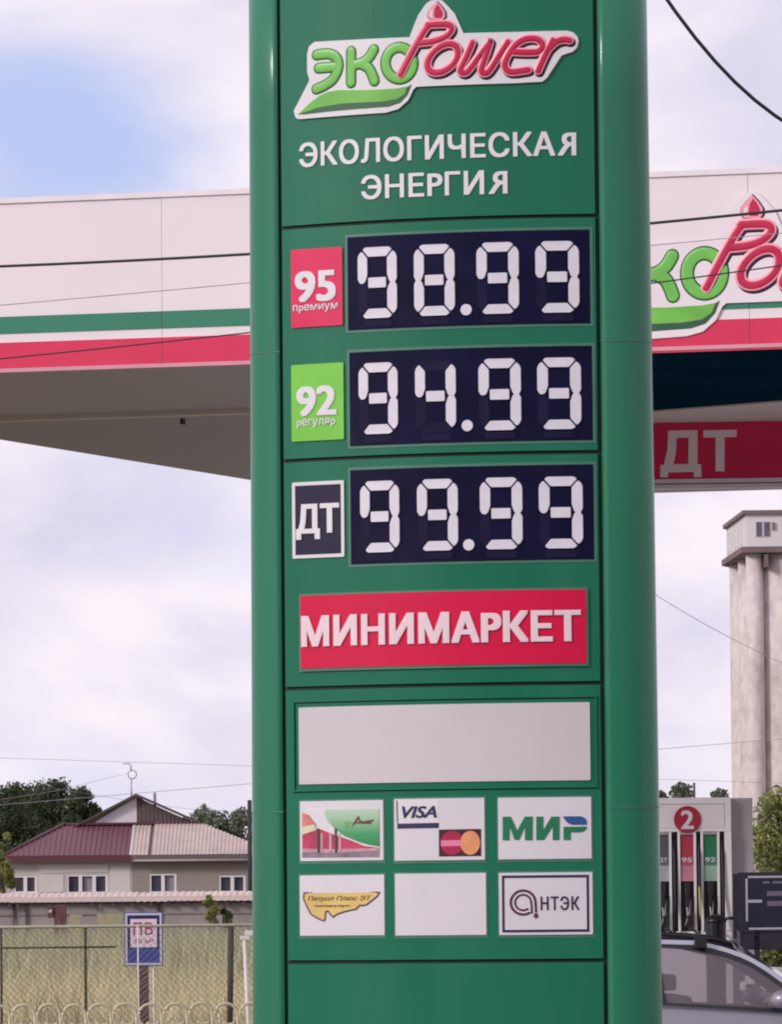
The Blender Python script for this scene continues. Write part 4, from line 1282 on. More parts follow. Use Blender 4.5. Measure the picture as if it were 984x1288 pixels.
LF_DARK = leaf_mat('leaf_dark_green', (0.014, 0.024, 0.012), (0.070, 0.095, 0.045))
LF_MID = leaf_mat('leaf_mid_green', (0.03, 0.055, 0.015), (0.12, 0.15, 0.05))
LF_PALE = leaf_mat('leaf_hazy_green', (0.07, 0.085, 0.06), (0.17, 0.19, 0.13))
LF_YEL = leaf_mat('leaf_yellow_green', (0.04, 0.06, 0.015), (0.30, 0.32, 0.10), scale=6)
def tree(name, cat, label, x, y, h, r, m, n, size, group=None, nb=14, low=0.25, narrow=1.0):
    o = empty(name, (x, y, 0), 0, label, cat, group)
    bm = bmesh.new()
    rr = random.Random(int(x * 13 + y))
    trunk = [(0, 0, 0), (0.1 * r, 0, h * 0.3), (-0.05 * r, 0.05 * r, h * 0.6), (0.02, 0, h * 0.9)]
    add_tube(bm, trunk, [h * 0.03, h * 0.024, h * 0.016, h * 0.006], 8)
    blobs = []
    for k in range(nb):
        z = h * (low + (0.97 - low) * (k + 0.5) / nb)
        env = math.sin(math.pi * min(1, max(0.08, (z / h - low) / (1 - low) * 0.85 + 0.12))) ** 0.6
        a_ = rr.random() * 6.28
        q = r * env * (0.35 + 0.45 * rr.random()) * narrow
        br = r * (0.34 + 0.2 * rr.random()) * (0.6 + 0.4 * env)
        p = (q * math.cos(a_), q * math.sin(a_), z - br * 0.35)
        blobs.append((*p, br, br, br * 0.85))
        add_tube(bm, [(0, 0, max(h * 0.2, z * 0.75)), (p[0] * 0.5, p[1] * 0.5, z * 0.88), p], [h * 0.009, h * 0.006, h * 0.003], 5)
    from_bm('trunk', bm, BARK, o, True)
    leaves('crown', m, o, blobs, n, size)
    return o
def tpx(px, ptop, s):
    d = F_PX / s
    p = at(px, ptop, d)
    return p.x, p.y, p.z
TL = [(-75, 985, 24, 3.0, 'round dark green tree just outside the left edge behind the house'), (2, 981, 25, 2.3, 'dark green tree above the yellow bush at the left end of the house'),
      (64, 975, 24.5, 2.1, 'tallest dark green tree, behind the hipped end of the burgundy roof'), (101, 986, 26, 1.35, 'smaller dark tree between the tall trees and the house gable'), (32, 980, 23, 2.5, 'dark green tree between the two taller trees at left')]
for px, pt, s, r, lb in TL:
    x, y, h = tpx(px, pt, s)
    tree('leafy_tree', 'tree', lb, x, y, h, r, LF_DARK, 26000, 0.085, 'dark trees behind the house', nb=44, low=0.10)
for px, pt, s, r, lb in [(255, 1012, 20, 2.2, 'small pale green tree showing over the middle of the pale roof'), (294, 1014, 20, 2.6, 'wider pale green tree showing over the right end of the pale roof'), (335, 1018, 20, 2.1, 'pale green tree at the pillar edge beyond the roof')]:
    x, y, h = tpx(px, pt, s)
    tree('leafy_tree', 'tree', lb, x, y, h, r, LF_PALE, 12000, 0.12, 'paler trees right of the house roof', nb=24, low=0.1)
# plants at the left edge, and the bush by the shed
def bush(name, label, px, ptop, pbot, s, rpx, m, n, size, zc=None, cat='bush'):
    d = F_PX / s
    p = at(px, ptop, d)
    b = at(px, pbot, d)
    o = empty(name, (p.x, p.y, 0), 0, label, cat)
    r = rpx / s
    rr = random.Random(px)
    bl = []
    for k in range(9):
        z = b.z + (p.z - b.z) * (k + 0.5) / 9
        e_x = math.sin(math.pi * (0.25 + 0.6 * k / 9))
        br = r * 0.45 * e_x
        bl.append(((rr.random() * 2 - 1) * r * 0.55 * e_x, (rr.random() * 2 - 1) * r * 0.4, z, br, br, br))
    bm = bmesh.new()
    for q in bl:
        add_tube(bm, [(q[0] * 0.2, 0, 0), (q[0] * 0.5, q[1] * 0.5, q[2] * 0.6), q[:3]], [0.02, 0.014, 0.006], 5)
    from_bm('stem', bm, BARK, o)
    leaves('foliage', m, o, bl, n, size)
    return o
bush('tall_shrub', 'yellowish green shrub at the left end of the house wall', 4, 1046, 1150, 36, 20, LF_YEL, 3500, 0.05)
bush('round_bush', 'small green bush growing against the long shed under its roof edge', 266, 1126, 1162, 40, 13, LF_YEL, 2200, 0.035)
bush('round_bush', 'low dark green bush right of the green bush beside the shed', 283, 1142, 1166, 40, 12, LF_DARK, 1600, 0.035)

# right side: hedge/vine tree, treetops beyond the pump
x, y, h = tpx(985, 985, 75)
tree('leafy_tree', 'tree', 'sunlit yellow green tree between the fuel pump and the grain elevator', x, y, h, 0.82, LF_YEL, 16000, 0.035, nb=26, low=0.12)
x, y, h = tpx(1060, 960, 75)
tree('leafy_tree', 'tree', 'taller yellow green tree just beyond the right edge', x, y, h, 0.95, LF_YEL, 12000, 0.04, nb=24, low=0.12)
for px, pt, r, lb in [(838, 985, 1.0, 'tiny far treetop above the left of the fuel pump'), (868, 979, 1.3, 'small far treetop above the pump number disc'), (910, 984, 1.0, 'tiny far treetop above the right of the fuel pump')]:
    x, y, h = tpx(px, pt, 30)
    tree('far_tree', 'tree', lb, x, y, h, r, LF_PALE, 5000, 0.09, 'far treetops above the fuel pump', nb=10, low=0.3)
pp = at(873.5, 984, F_PX / 31)
po = tube('thin_pole', mat('pole_dark', (0.05, 0.045, 0.05), 0.7, 0.1), None, [(pp.x, pp.y, 0), (pp.x, pp.y, pp.z)], 0.045)
tag(po, 'thin dark pole rising from the far treetops behind the fuel pump', 'pole')

# ------------------------------------------------------------------ dry grass and weeds
def blades(name, label, m, n, x0, x1, y0, y1, h0, h1, wd, lean, clump=0.5):
    x = rng.uniform(x0, x1, n)
    y = rng.uniform(y0, y1, n)
    # tufts
    ph = np.sin(x * 2.1 + np.sin(y * 0.9) * 2) * np.cos(y * 0.37 + x * 0.6)
    h = (h0 + (h1 - h0) * rng.random(n) ** 1.5) * (1 + clump * ph * 0.5)
    ax = rng.uniform(0, 6.28, n)
    lx, ly = rng.normal(size=n) * lean * h, rng.normal(size=n) * lean * h
    w_ = wd * (0.5 + rng.random(n))
    z0_ = np.zeros(n)
    A_ = np.stack([x - np.cos(ax) * w_, y - np.sin(ax) * w_, z0_], 1)
    B_ = np.stack([x + np.cos(ax) * w_, y + np.sin(ax) * w_, z0_], 1)
    T_ = np.stack([x + lx, y + ly, h], 1)
    o = np_mesh(name, np.stack([A_, B_, T_], 1), 3, m, None, rng.random(n))
    tag(o, label, 'grass', kind='stuff')
    return o
DRY = leaf_mat('dry_grass', (0.30, 0.26, 0.15), (0.74, 0.66, 0.42), 0.8, 0.6)
WEED = leaf_mat('grey_green_weeds', (0.15, 0.16, 0.085), (0.52, 0.51, 0.33), 0.8, 0.5)
blades('dry_grass', 'dry straw coloured grass growing behind the chain link fence', DRY, 160000, -10, 3.5, 84, 152, 0.25, 0.80, 0.011, 0.35, 0.9)
blades('tall_weeds', 'tall grey green weeds in front of the long shed', WEED, 130000, -15, 5, 100, 208, 0.35, 1.2, 0.015, 0.22, 0.8)
blades('verge_grass', 'rough grass on the verge in front of the looped fence', WEED, 26000, -7, -1.5, 50, 84, 0.06, 0.28, 0.008, 0.3)

# unseen wood added behind the viewer so the lower glossy faces reflect darker
bl = []
rw = random.Random(11)
for k in range(60):
    bl.append((-150 + 5 * k + rw.random() * 3, -45 - rw.random() * 8, 3.6 + rw.random() * 1.6, 4.2, 3.0, 3.9 + rw.random() * 1.8))
wd_ = leaves('reflection_wood', LF_DARK, None, bl, 30000, 0.6)
tag(wd_, 'unseen dark wood added behind the viewer for the reflections', 'wood', kind='stuff')

# ------------------------------------------------------------------ house
HS = 32.0
HD = F_PX / HS
hF = Frame(165, HD)
house = hF.empty('village_house', 'low house with burgundy roof on its left half and pale corrugated roof on the right', 'house')
h = lambda px, py: hF.uz(px, py)
BURG = mat('roof_burgundy', (0.15, 0.055, 0.075), 0.6, 0.1, 0.6)
BURGD = mat('roof_burgundy_dark', (0.085, 0.022, 0.036), 0.5, 0.1)
PALE = mat('roof_pale_slate', (0.50, 0.40, 0.37), 0.8, 0.10, 1.5, dirt=(0.34, 0.27, 0.27), dirt_amt=0.5)
DKB = mat('gable_dark_boards', (0.10, 0.072, 0.078), 0.8, 0.15, 2)
GW = mat('gable_white', (0.62, 0.58, 0.63), 0.7, 0.05)
WALLL = mat('wall_whitewashed', (0.50, 0.455, 0.44), 0.9, 0.06, 1.2, bump=0.2, dirt=(0.30, 0.26, 0.25), dirt_amt=0.5)
WALLR = mat('wall_beige_render', (0.27, 0.235, 0.215), 0.9, 0.06, 1.0, bump=0.15, dirt=(0.22, 0.19, 0.18), dirt_amt=0.5)
HGL = mat('house_window_glass', (0.055, 0.05, 0.075), 0.12, 0.3, 1.5)
HFR = mat('house_window_frame', (0.70, 0.66, 0.68), 0.5, 0.04)
ze = h(160, 1083)[1]
xL_, xM_, xR_ = h(6, 1090)[0], h(166, 1090)[0], h(345, 1090)[0]
# walls, with window openings filled by real frames set back
def wall_with_holes(name, m, x0, x1, z0_, z1_, holes, th=0.3):
    xs = sorted({x0, x1, *[q for hh in holes for q in hh[:2]]})
    bm = bmesh.new()
    for a_, b_ in zip(xs, xs[1:]):
        hs = [hh for hh in holes if hh[0] <= a_ + 1e-6 and hh[1] >= b_ - 1e-6]
        zz = z0_
        for hh in hs:
            bx(bm, a_, b_, 0, th, zz, hh[2])
            zz = hh[3]
        bx(bm, a_, b_, 0, th, zz, z1_)
    bmesh.ops.remove_doubles(bm, verts=bm.verts, dist=1e-5)
    return from_bm(name, bm, m, house)
WN = [((17, 46.5), (1101, 1123), 2), ((84, 135.5), (1099.5, 1123.5), 3), ((188, 222), (1098.5, 1123), 2), ((275.5, 309), (1100.5, 1122.5), 2), ((326, 345), (1100.5, 1122), 1)]
wins = []
for (a_, b_), (c_, d_), n_ in WN[:4]:
    q0, q1 = h(a_, 1110)[0], h(b_, 1110)[0]
    wins.append((q0, q1, h((a_ + b_) / 2, d_)[1], h((a_ + b_) / 2, c_)[1], n_))
wall_with_holes('wall', WALLL, xL_, xM_, 0, ze, wins[:2])
wall_with_holes('wall', WALLR, xM_ + 0.001, xR_ - 0.2, 0, ze, wins[2:])
for wi, (q0, q1, zz0, zz1, n_) in enumerate(wins):
    t_ = 0.07
    bm = bmesh.new()
    bx(bm, q0, q1, 0.02, 0.14, zz1 - t_, zz1)
    bx(bm, q0, q1, 0.02, 0.14, zz0, zz0 + t_)
    bx(bm, q0, q0 + t_, 0.02, 0.14, zz0 + t_, zz1 - t_)
    bx(bm, q1 - t_ * 1.3, q1, 0.02, 0.14, zz0 + t_, zz1 - t_)
    for k in range(1, n_):
        xm = q0 + (q1 - q0) * k / n_
        bx(bm, xm - 0.07, xm + 0.07, 0.01, 0.14, zz0 + t_, zz1 - t_)
    wf = from_bm('window', bm, HFR, house)
    box('pane', HGL, wf, q0 + t_, q1 - t_, 0.15, 0.17, zz0 + t_, zz1 - t_)
    box('sill', HFR, wf, q0 - 0.06, q1 + 0.06, -0.06, 0.02, zz0 - 0.05, zz0)
    if wi in (1, 2):
        xc = q0 + (q1 - q0) * (0.62 if wi == 2 else 0.42)
        box('curtain', mat('curtain_grey', (0.24, 0.22, 0.27), 0.9, 0.1), wf, xc, xc + 0.35, 0.142, 0.149, zz0 + t_, zz1 - t_)
gt = tube('gutter', mat('gutter_grey', (0.30, 0.27, 0.28), 0.5, 0.1), house, [(xM_ + 0.1, -0.50, ze + 0.02), (xR_, -0.50, ze + 0.0)], 0.05, 6)
# whitewashed blocks on the left wall
blk = mat('wall_block_white', (0.58, 0.54, 0.53), 0.9, 0.05, 2, bump=0.2)
for (a_, c_, b_, d_) in [(49, 1087, 80, 1098), (49, 1100, 80, 1122), (80, 1087, 136, 1097), (139, 1089, 164, 1122)]:
    q0, q1 = h(a_, 1110)[0], h(b_, 1110)[0]
    box('wall_block', blk, house, q0, q1, -0.025, -0.001, h(a_, d_)[1], h(a_, c_)[1], 0.008)
# eaves boards
box('eaves_board', BURGD, house, h(3, 1083)[0], xM_, -0.45, -0.40, ze - 0.01, h(100, 1077)[1] + 0.05)
box('eaves_board', mat('eaves_brown', (0.13, 0.09, 0.09), 0.7, 0.1), house, xM_, xR_ + 0.1, -0.44, -0.40, ze + 0.01, h(100, 1077)[1] + 0.045)
box('eaves_soffit', mat('eaves_under', (0.10, 0.07, 0.07), 0.8, 0.1), house, xL_ - 0.2, xR_, -0.40, 0.0, ze + 0.005, ze + 0.04)
# corrugated roof slopes: real waves
def roof_slope(name, m, bot_l, bot_r, top_l, top_r, y0_, y1_, pitch, amp, style='trap'):
    """sheet between an eaves line and an upper line, ribs running up the slope"""
    bm = bmesh.new()
    zb0, zt0 = bot_l[1], top_l[1]
    n_ = int((bot_r[0] - bot_l[0]) / (pitch / 4))
    rows = 5
    grid = []
    for i in range(n_ + 1):
        x = bot_l[0] + (bot_r[0] - bot_l[0]) * i / n_
        # clip the top by the hip edges
        t_hi = 1.0
        if x < top_l[0]:
            t_hi = (x - bot_l[0]) / max(1e-6, top_l[0] - bot_l[0])
        if x > top_r[0]:
            t_hi = (bot_r[0] - x) / max(1e-6, bot_r[0] - top_r[0])
        ph = (x / pitch) % 1.0
        wv = amp * ((1 if ph < 0.35 else 0) if style == 'trap' else 0.5 - 0.5 * math.cos(ph * 2 * math.pi))
        col = []
        for j in range(rows + 1):
            t = t_hi * j / rows
            zb_i = bot_l[1] + (bot_r[1] - bot_l[1]) * i / n_
            col.append(bm.verts.new((x, y0_ + (y1_ - y0_) * t - wv * 0.7, zb_i + (zt0 - zb_i) * t + wv * 0.7)))
        grid.append(col)
    for A_, B_ in zip(grid, grid[1:]):
        for j in range(rows):
            bm.faces.new((A_[j], B_[j], B_[j + 1], A_[j + 1]))
    return from_bm(name, bm, m, house)
DR = 3.6
HB = Frame(165, HD + DR)      # plane of the gable
hb = lambda px, py: HB.uz(px, py)
sc_ = 1
zt_l = hb(160, 1037)[1]
roof_slope('roof', BURG, (h(3, 1077)[0], h(100, 1077)[1]), (h(163.5, 1077)[0] + 0, h(100, 1077)[1]), (hb(76, 1037)[0], zt_l), (hb(400, 1037)[0], zt_l), -0.42, DR - 0.05, 0.20, 0.05)
roof_slope('roof', PALE, (h(164.2, 1076)[0], h(100, 1077)[1] + 0.02), (h(186.5, 1076)[0], h(100, 1077)[1] + 0.02), (hb(0, 1037)[0], zt_l + 0.01), (hb(400, 1037)[0], zt_l + 0.01), -0.44, DR - 0.06, 0.15, 0.05, 'sin')
prism('roof_gap_board', mat('gap_brown', (0.16, 0.09, 0.08), 0.8, 0.1), house, [(h(186.5, 1076)[0], h(100, 1077)[1] - 0.02), (h(190.5, 1076)[0], h(100, 1077)[1] - 0.02), (h(190.5, 1076)[0], h(100, 1077)[1] + 0.06), (h(186.5, 1076)[0], h(100, 1077)[1] + 0.06)], -0.43, DR - 0.1)
bm = bmesh.new()
x0_, x1_ = h(186.5, 1076)[0], h(190.5, 1076)[0]
zz = h(100, 1077)[1]
vs = [bm.verts.new(p) for p in ((x0_, -0.42, zz), (x1_, -0.42, zz), (x1_, DR - 0.06, zt_l), (x0_, DR - 0.06, zt_l))]
bm.faces.new(vs)
from_bm('roof_gap', bm, mat('gap_brown', (0.16, 0.09, 0.08)), house)
roof_slope('roof', PALE, (h(190.5, 1076)[0], zz + 0.02), (h(352, 1075)[0], zz + 0.02), (hb(0, 1037)[0], hb(250, 1034)[1]), (hb(246, 1036)[0], hb(250, 1034)[1]), -0.44, DR - 0.06, 0.15, 0.05, 'sin')
# hip slopes turning back on the far sides
bm = bmesh.new()
vs = [bm.verts.new(p) for p in ((h(3, 1077)[0], -0.42, zz), (hb(76, 1037)[0], DR - 0.05, zt_l), (hb(76, 1037)[0], DR + 4, zt_l), (h(3, 1077)[0], DR + 8, zz))]
bm.faces.new(vs)
from_bm('roof_side', bm, BURG, house)
bm = bmesh.new()
vs = [bm.verts.new(p) for p in ((h(352, 1077)[0], -0.42, zz), (hb(246, 1036)[0], DR - 0.05, zt_l), (hb(246, 1036)[0], DR + 4, zt_l), (h(352, 1077)[0], DR + 8, zz))]
bm.faces.new(vs)
from_bm('roof_side', bm, PALE, house)
# edge capping along the hips
tube('hip_cap', BURGD, house, [(h(2, 1079)[0], -0.44, zz + 0.02), (hb(76, 1036)[0], DR - 0.06, zt_l + 0.05)], 0.07, 6)
tube('hip_cap', BURGD, house, [(hb(76, 1036)[0], DR - 0.06, zt_l + 0.04), (hb(244, 1036)[0], DR - 0.06, zt_l + 0.04)], 0.06, 6)
# gable
ap = hb(167, 998)
gl, gr = hb(97, 1036), hb(246, 1036)
gm = hb(167, 1036)
G_ = lambda name, m, pts, y0_, y1_: prism(name, m, house, pts, y0_, y1_)
G_('gable', GW, [(gl[0] + 0.5, gl[1] + 0.02), (gm[0] + 0.02, gl[1] + 0.02), (gm[0] + 0.02, ap[1] - 0.14)], DR, DR + 0.2)
# dark boards on the right half, one by one
nbd = 13
gx0, gx1 = gm[0] + 0.06, gr[0] - 0.3
for k in range(nbd):
    a_ = gx0 + (gx1 - gx0) * k / nbd
    b_ = gx0 + (gx1 - gx0) * (k + 1) / nbd - 0.018
    top = lambda x: ap[1] - 0.12 + (gr[1] - ap[1] + 0.05) * (x - ap[0]) / (gr[0] - ap[0])
    if top(b_) > gl[1] + 0.06:
        G_('gable_board', DKB, [(a_, gl[1] + 0.02), (b_, gl[1] + 0.02), (b_, top(b_)), (a_, top(a_))], DR - 0.012 * (k % 2), DR + 0.1)
G_('gable_backing', BURGD, [(gx0 - 0.04, gl[1] + 0.02), (gx1, gl[1] + 0.02), (gx1, gl[1] + 0.05), (gx0 - 0.04, ap[1] - 0.16)], DR + 0.11, DR + 0.2)
th_ = 0.11
G_('gable_roof', mat('gable_roof_dark', (0.07, 0.05, 0.055), 0.6, 0.1), [(gl[0] - 0.35, gl[1] - 0.12), (gl[0] - 0.25, gl[1] - 0.14), (ap[0], ap[1] - th_), (ap[0], ap[1]), ], DR - 0.35, DR + 7)
G_('gable_roof', mat('gable_roof_dark', (0.07, 0.05, 0.055)), [(ap[0] + 0.001, ap[1]), (ap[0] + 0.001, ap[1] - th_), (gr[0], gr[1] + 0.0), (gr[0] + 0.15, gr[1] + 0.04)], DR - 0.35, DR + 7)
G_('gable_foot', BURGD, [(gl[0], gl[1] - 0.04), (gr[0], gl[1] - 0.04), (gr[0], gl[1] + 0.03), (gl[0], gl[1] + 0.03)], DR - 0.30, DR - 0.02)
box('chimney', mat('chimney_grey', (0.30, 0.25, 0.26), 0.9, 0.1), house, hb(187, 1000)[0], hb(190.5, 1000)[0], DR + 1.2, DR + 1.45, ap[1] - 0.9, hb(188, 996)[1])
bp = tube('flue_pipe', mat('flue_dark', (0.02, 0.018, 0.022), 0.7, 0.1), None, [tuple(at(314, 1045, HD - 2).xy) + (0,), tuple(at(314, 1006, HD - 2))], 0.085, 10)
tag(bp, 'dark flue pipe standing at the right end of the house beside the green pillar', 'pipe')
# mast with ring on the gable
mast = empty('roof_mast', (HB.O.x, HB.O.y - 0.1, 0), 0, 'thin mast with a ring and hooked top on the house gable', 'mast')
MT = mat('mast_grey', (0.36, 0.33, 0.36), 0.5, 0.1, metal=0.4)
a0_ = hb(165.5, 1000)
tube('pole', MT, mast, [(a0_[0], 0, a0_[1] - 0.2), (a0_[0], 0, hb(166, 979)[1])], 0.028)
rc = hb(166.5, 974)
rp_ = [(rc[0] + 0.17 * math.cos(k * math.pi / 8), 0, rc[1] + 0.17 * math.sin(k * math.pi / 8)) for k in range(17)]
tube('ring', MT, mast, rp_, 0.025, 6)
tube('hook', MT, mast, [(rc[0] - 0.05, 0, rc[1] + 0.16), (rc[0] - 0.05, 0, rc[1] + 0.35), (rc[0] - 0.15, 0, rc[1] + 0.45), (rc[0] - 0.38, 0, rc[1] + 0.42)], 0.028, 6)

# ------------------------------------------------------------------ long shed in front of the house
sF = Frame(160, F_PX / 38.0)
shed = sF.empty('long_shed', 'long low shed with a pale sheet roof edge in front of the house', 'shed')
s = lambda px, py: sF.uz(px, py)
zst, zsb = s(160, 1126)[1], s(160, 1134)[1]
sx0, sx1 = s(-120, 1140)[0], s(520, 1140)[0]
SW = mat('shed_wall_grey', (0.29, 0.255, 0.255), 0.9, 0.08, 1.0, dirt=(0.20, 0.17, 0.17), dirt_amt=0.6)
k = 0
x = sx0
rr = random.Random(3)
while x < sx1:
    wdt = 1.05 + rr.random() * 0.5
    box('wall_panel', SW, shed, x + 0.012, min(x + wdt, sx1), 0.3 - 0.012 * (k % 2), 0.4, 0, zsb - 0.01)
    x += wdt
    k += 1
# roof sheets, each slightly uneven
SR = mat('shed_roof_pale', (0.58, 0.47, 0.43), 0.8, 0.1, 1.2, dirt=(0.44, 0.36, 0.35), dirt_amt=0.5)
x = sx0 - 0.1
k = 0
while x < sx1:
    dz = (rr.random() - 0.5) * 0.03
    bm = bmesh.new()
    nn = 10
    lo, hi, lo2 = [], [], []
    for i in range(nn + 1):
        xx = x + 1.12 * i / nn
        wv = 0.018 * math.cos(i * math.pi)
        lo.append(bm.verts.new((xx, 0 - 0.01 * (k % 2), zsb + 0.02 + dz + wv)))
        lo2.append(bm.verts.new((xx, 0.0 - 0.01 * (k % 2), zsb + 0.05 + dz + wv)))
        hi.append(bm.verts.new((xx, 2.6, zst + 0.12 + dz + wv)))
    for i in range(nn):
        bm.faces.new((lo[i], lo[i + 1], lo2[i + 1], lo2[i]))
        bm.faces.new((lo2[i], lo2[i + 1], hi[i + 1], hi[i]))
    from_bm('roof_sheet', bm, SR, shed)
    x += 1.1
    k += 1
box('roof_edge', SR, shed, sx0, sx1, 0.03, 0.10, zsb + 0.03, zst - 0.03)
box('eaves_beam', mat('shed_beam_dark', (0.07, 0.045, 0.05), 0.8, 0.15), shed, sx0, sx1, 0.12, 0.20, zsb - 0.045, zsb + 0.01)
for px in (12, 22, 62, 115, 142, 166, 190, 212, 235, 262, 285, 305):
    q = s(px, 1137)[0]
    box('rafter_end', mat('shed_beam_dark', (0.07, 0.045, 0.05)), shed, q - 0.06, q + 0.06, 0.04, 0.19, zsb - 0.11 - 0.05 * rr.random(), zsb - 0.046)
box('rail', mat('shed_rail', (0.22, 0.19, 0.19), 0.9, 0.1), shed, sx0, sx1, 0.25, 0.28, s(160, 1150)[1], s(160, 1148)[1])
for px in (17, 33, 200):
    q = s(px, 1140)[0]
    box('post', mat('shed_beam_dark', (0.07, 0.045, 0.05)), shed, q - 0.035, q + 0.035, 0.2, 0.27, 0, zsb - 0.05)
# rusty boxes beside it
F2 = Frame(72, F_PX / 38.8)
rb = F2.empty('rusty_cabinet', 'rusty brown cabinet with a pale round dial against the shed wall', 'cabinet')
q0, zz0 = F2.uz(60, 1158)
q1, zz1 = F2.uz(83, 1138)
RS = mat('rust_brown', (0.11, 0.045, 0.05), 0.8, 0.25, 5, bump=0.3)
box('cabinet_body', RS, rb, q0 + 0.2, q1, 0, 0.4, 0, zz1, 0.02)
box('cabinet_box', RS, rb, q0, q0 + 0.19, -0.05, 0.3, zz0 + 0.1, zz1 - 0.05, 0.02)
tube('dial', mat('dial_pale', (0.45, 0.35, 0.38), 0.5, 0.1), rb, [(q0 + 0.1, -0.09, (zz0 + zz1) / 2 + 0.05), (q0 + 0.1, -0.05, (zz0 + zz1) / 2 + 0.05)], 0.07, 14)
for i_, (px0, px1, pt) in enumerate([(84, 103, 1150), (118, 155, 1149)]):
    F3 = Frame(px0, F_PX / 40.0)
    pk = F3.empty('plank_pile' if i_ else 'plank_stack', ['low stack of pale olive planks right of the rusty cabinet', 'longer pale olive plank heap left of the blue sign'][i_], 'planks')
    e1 = F3.uz(px1, 1150)[0]
    zz1 = F3.uz(px0, pt)[1]
    for k in range(5):
        box('plank', mat('plank_olive', (0.34, 0.31, 0.19), 0.9, 0.12, 3), pk, 0.02 * (k % 2), e1 - 0.03 * (k % 3), 0.01 * k, 0.3, zz1 - 0.13 * (k + 1) + 0.012, zz1 - 0.13 * k)
    box('bearer', mat('plank_olive', (0.34, 0.31, 0.19)), pk, 0.1, e1 - 0.1, 0.05, 0.25, 0, zz1 - 0.65 + 0.011)

# ------------------------------------------------------------------ chain link fence
kF = Frame(150, F_PX / 112.0)
cl = kF.empty('chain_link_fence', 'chain link fence on thin dark posts in front of the dry grass', 'fence')
kk = lambda px, py: kF.uz(px, py)
ztr = kk(150, 1164.5)[1]
fx0, fx1 = kk(-560, 1200)[0], kk(620, 1200)[0]
FM = mat('fence_pipe_pale', (0.38, 0.36, 0.28), 0.6, 0.15, 6)
FD = mat('fence_post_dark', (0.055, 0.045, 0.035), 0.8, 0.2, 6)
tube('top_rail', FM, cl, [(fx0, 0, ztr), (fx1, 0, ztr)], 0.017, 8)
tube('lower_rail', FD, cl, [(kk(0, 1190)[0], 0.0, kk(0, 1192)[1]), (kk(146, 1190)[0], 0.0, kk(146, 1190.5)[1])], 0.012, 6)
for px, r in ((1.5, 0.014), (107.5, 0.017), (291, 0.034), (-190, 0.017), (-380, 0.02), (470, 0.02), (-90, 0.016)):
    q = kk(px, 1200)[0]
    tube('post', FD, cl, [(q - (0.03 if px > 280 and px < 300 else 0), 0.02, 0), (q, 0.02, ztr - 0.01)], r, 8)
bm = bmesh.new()
Hh = ztr - 0.05
p_ = 0.075
x = fx0 - Hh
def wire(bm, a_, b_, r):
    d = (b_ - a_).normalized()
    n1_ = Vector((-d.z, 0, d.x)) * r
    n2_ = Vector((0, r, 0))
    A_ = [bm.verts.new(a_ + v) for v in (n1_, -n1_ * 0.5 + n2_, -n1_ * 0.5 - n2_)]
    B_ = [bm.verts.new(b_ + v) for v in (n1_, -n1_ * 0.5 + n2_, -n1_ * 0.5 - n2_)]
    for i in range(3):
        bm.faces.new((A_[i], A_[(i + 1) % 3], B_[(i + 1) % 3], B_[i]))
while x < fx1:
    for s_ in (1, -1):
        xa_, xb_ = (x, x + Hh) if s_ > 0 else (x + Hh, x)
        za_, zb2 = 0.05, 0.05 + Hh
        if min(xa_, xb_) >= fx0 and max(xa_, xb_) <= fx1:
            wire(bm, Vector((xa_, 0.003 * s_, za_)), Vector((xb_, 0.003 * s_, zb2)), 0.0032)
    x += p_
me_ = from_bm('wire_mesh', bm, mat('fence_wire', (0.15, 0.13, 0.10), 0.5, 0.1), cl)
tag(me_, kind='stuff')

# ------------------------------------------------------------------ blue water point sign
bS = Frame(181, F_PX / 110.0 - 0.5)
bs = bS.empty('hydrant_sign', 'blue sign with white sheet reading ПВ on a brown post', 'sign')
q = lambda x, y: bS.uz(150 + x / 15.14, 1140 + y / 15.14)
BL = mat('sign_blue', (0.035, 0.055, 0.26), 0.4, 0.12, 12)
BLD = mat('sign_dark_blue', (0.020, 0.015, 0.085), 0.4, 0.12, 12)
SWH = mat('sign_border', (0.52, 0.50, 0.62), 0.4, 0.05)
u0, zt0 = q(95, 110)
u1, zb0 = q(835, 1125)
box('sign_plate', BL, bs, u0, u1, 0.0, 0.012, zb0, zt0, 0.003)
c0, d0 = q(112, 125)
c1, d1 = q(815, 1108)
t_ = 0.024
for r4 in ((c0, c1, d0 - t_, d0), (c0, c1, d1, d1 + t_), (c0, c0 + t_, d1 + t_, d0 - t_), (c1 - t_, c1, d1 + t_, d0 - t_)):
    box('border_line', SWH, bs, r4[0], r4[1], -0.004, -0.0005, r4[2], r4[3])
e0, g0 = q(160, 175)
e1, g1 = q(762, 780)
box('upper_field', BLD, bs, e0, e1, -0.003, -0.0005, g1, g0)
k0, l0 = q(212, 235)
k1, l1 = q(720, 770)
sh_ = box('notice_sheet', mat('sheet_pinkish', (0.70, 0.55, 0.64), 0.6, 0.05, 8), bs, k0, k1, -0.007, -0.0032, l1, l0)
RDL = mat('notice_red', (0.30, 0.05, 0.11), 0.5, 0.1)
a_, b_ = q(268, 535)
c_, d_ = q(640, 295)
text('notice_word', RDL, sh_, bS, 'ПВ', a_, c_, b_, d_, 0.007, 0.009, bold=0.02, spacing=1.1)
a_, b_ = q(280, 695)
c_, d_ = q(655, 605)
text('notice_word', mat('notice_mauve', (0.36, 0.14, 0.22), 0.5, 0.1), sh_, bS, '50 м³', a_, c_, b_, d_, 0.007, 0.009, bold=0.03)
p0, _z = bS.uz(174, 1240)
p1, _z = bS.uz(187, 1240)
PB = mat('post_brown', (0.10, 0.055, 0.05), 0.8, 0.3, 22)
box('post', PB, bs, p0, p1, 0.014, 0.07, 0, zt0 - 0.1, 0.004)
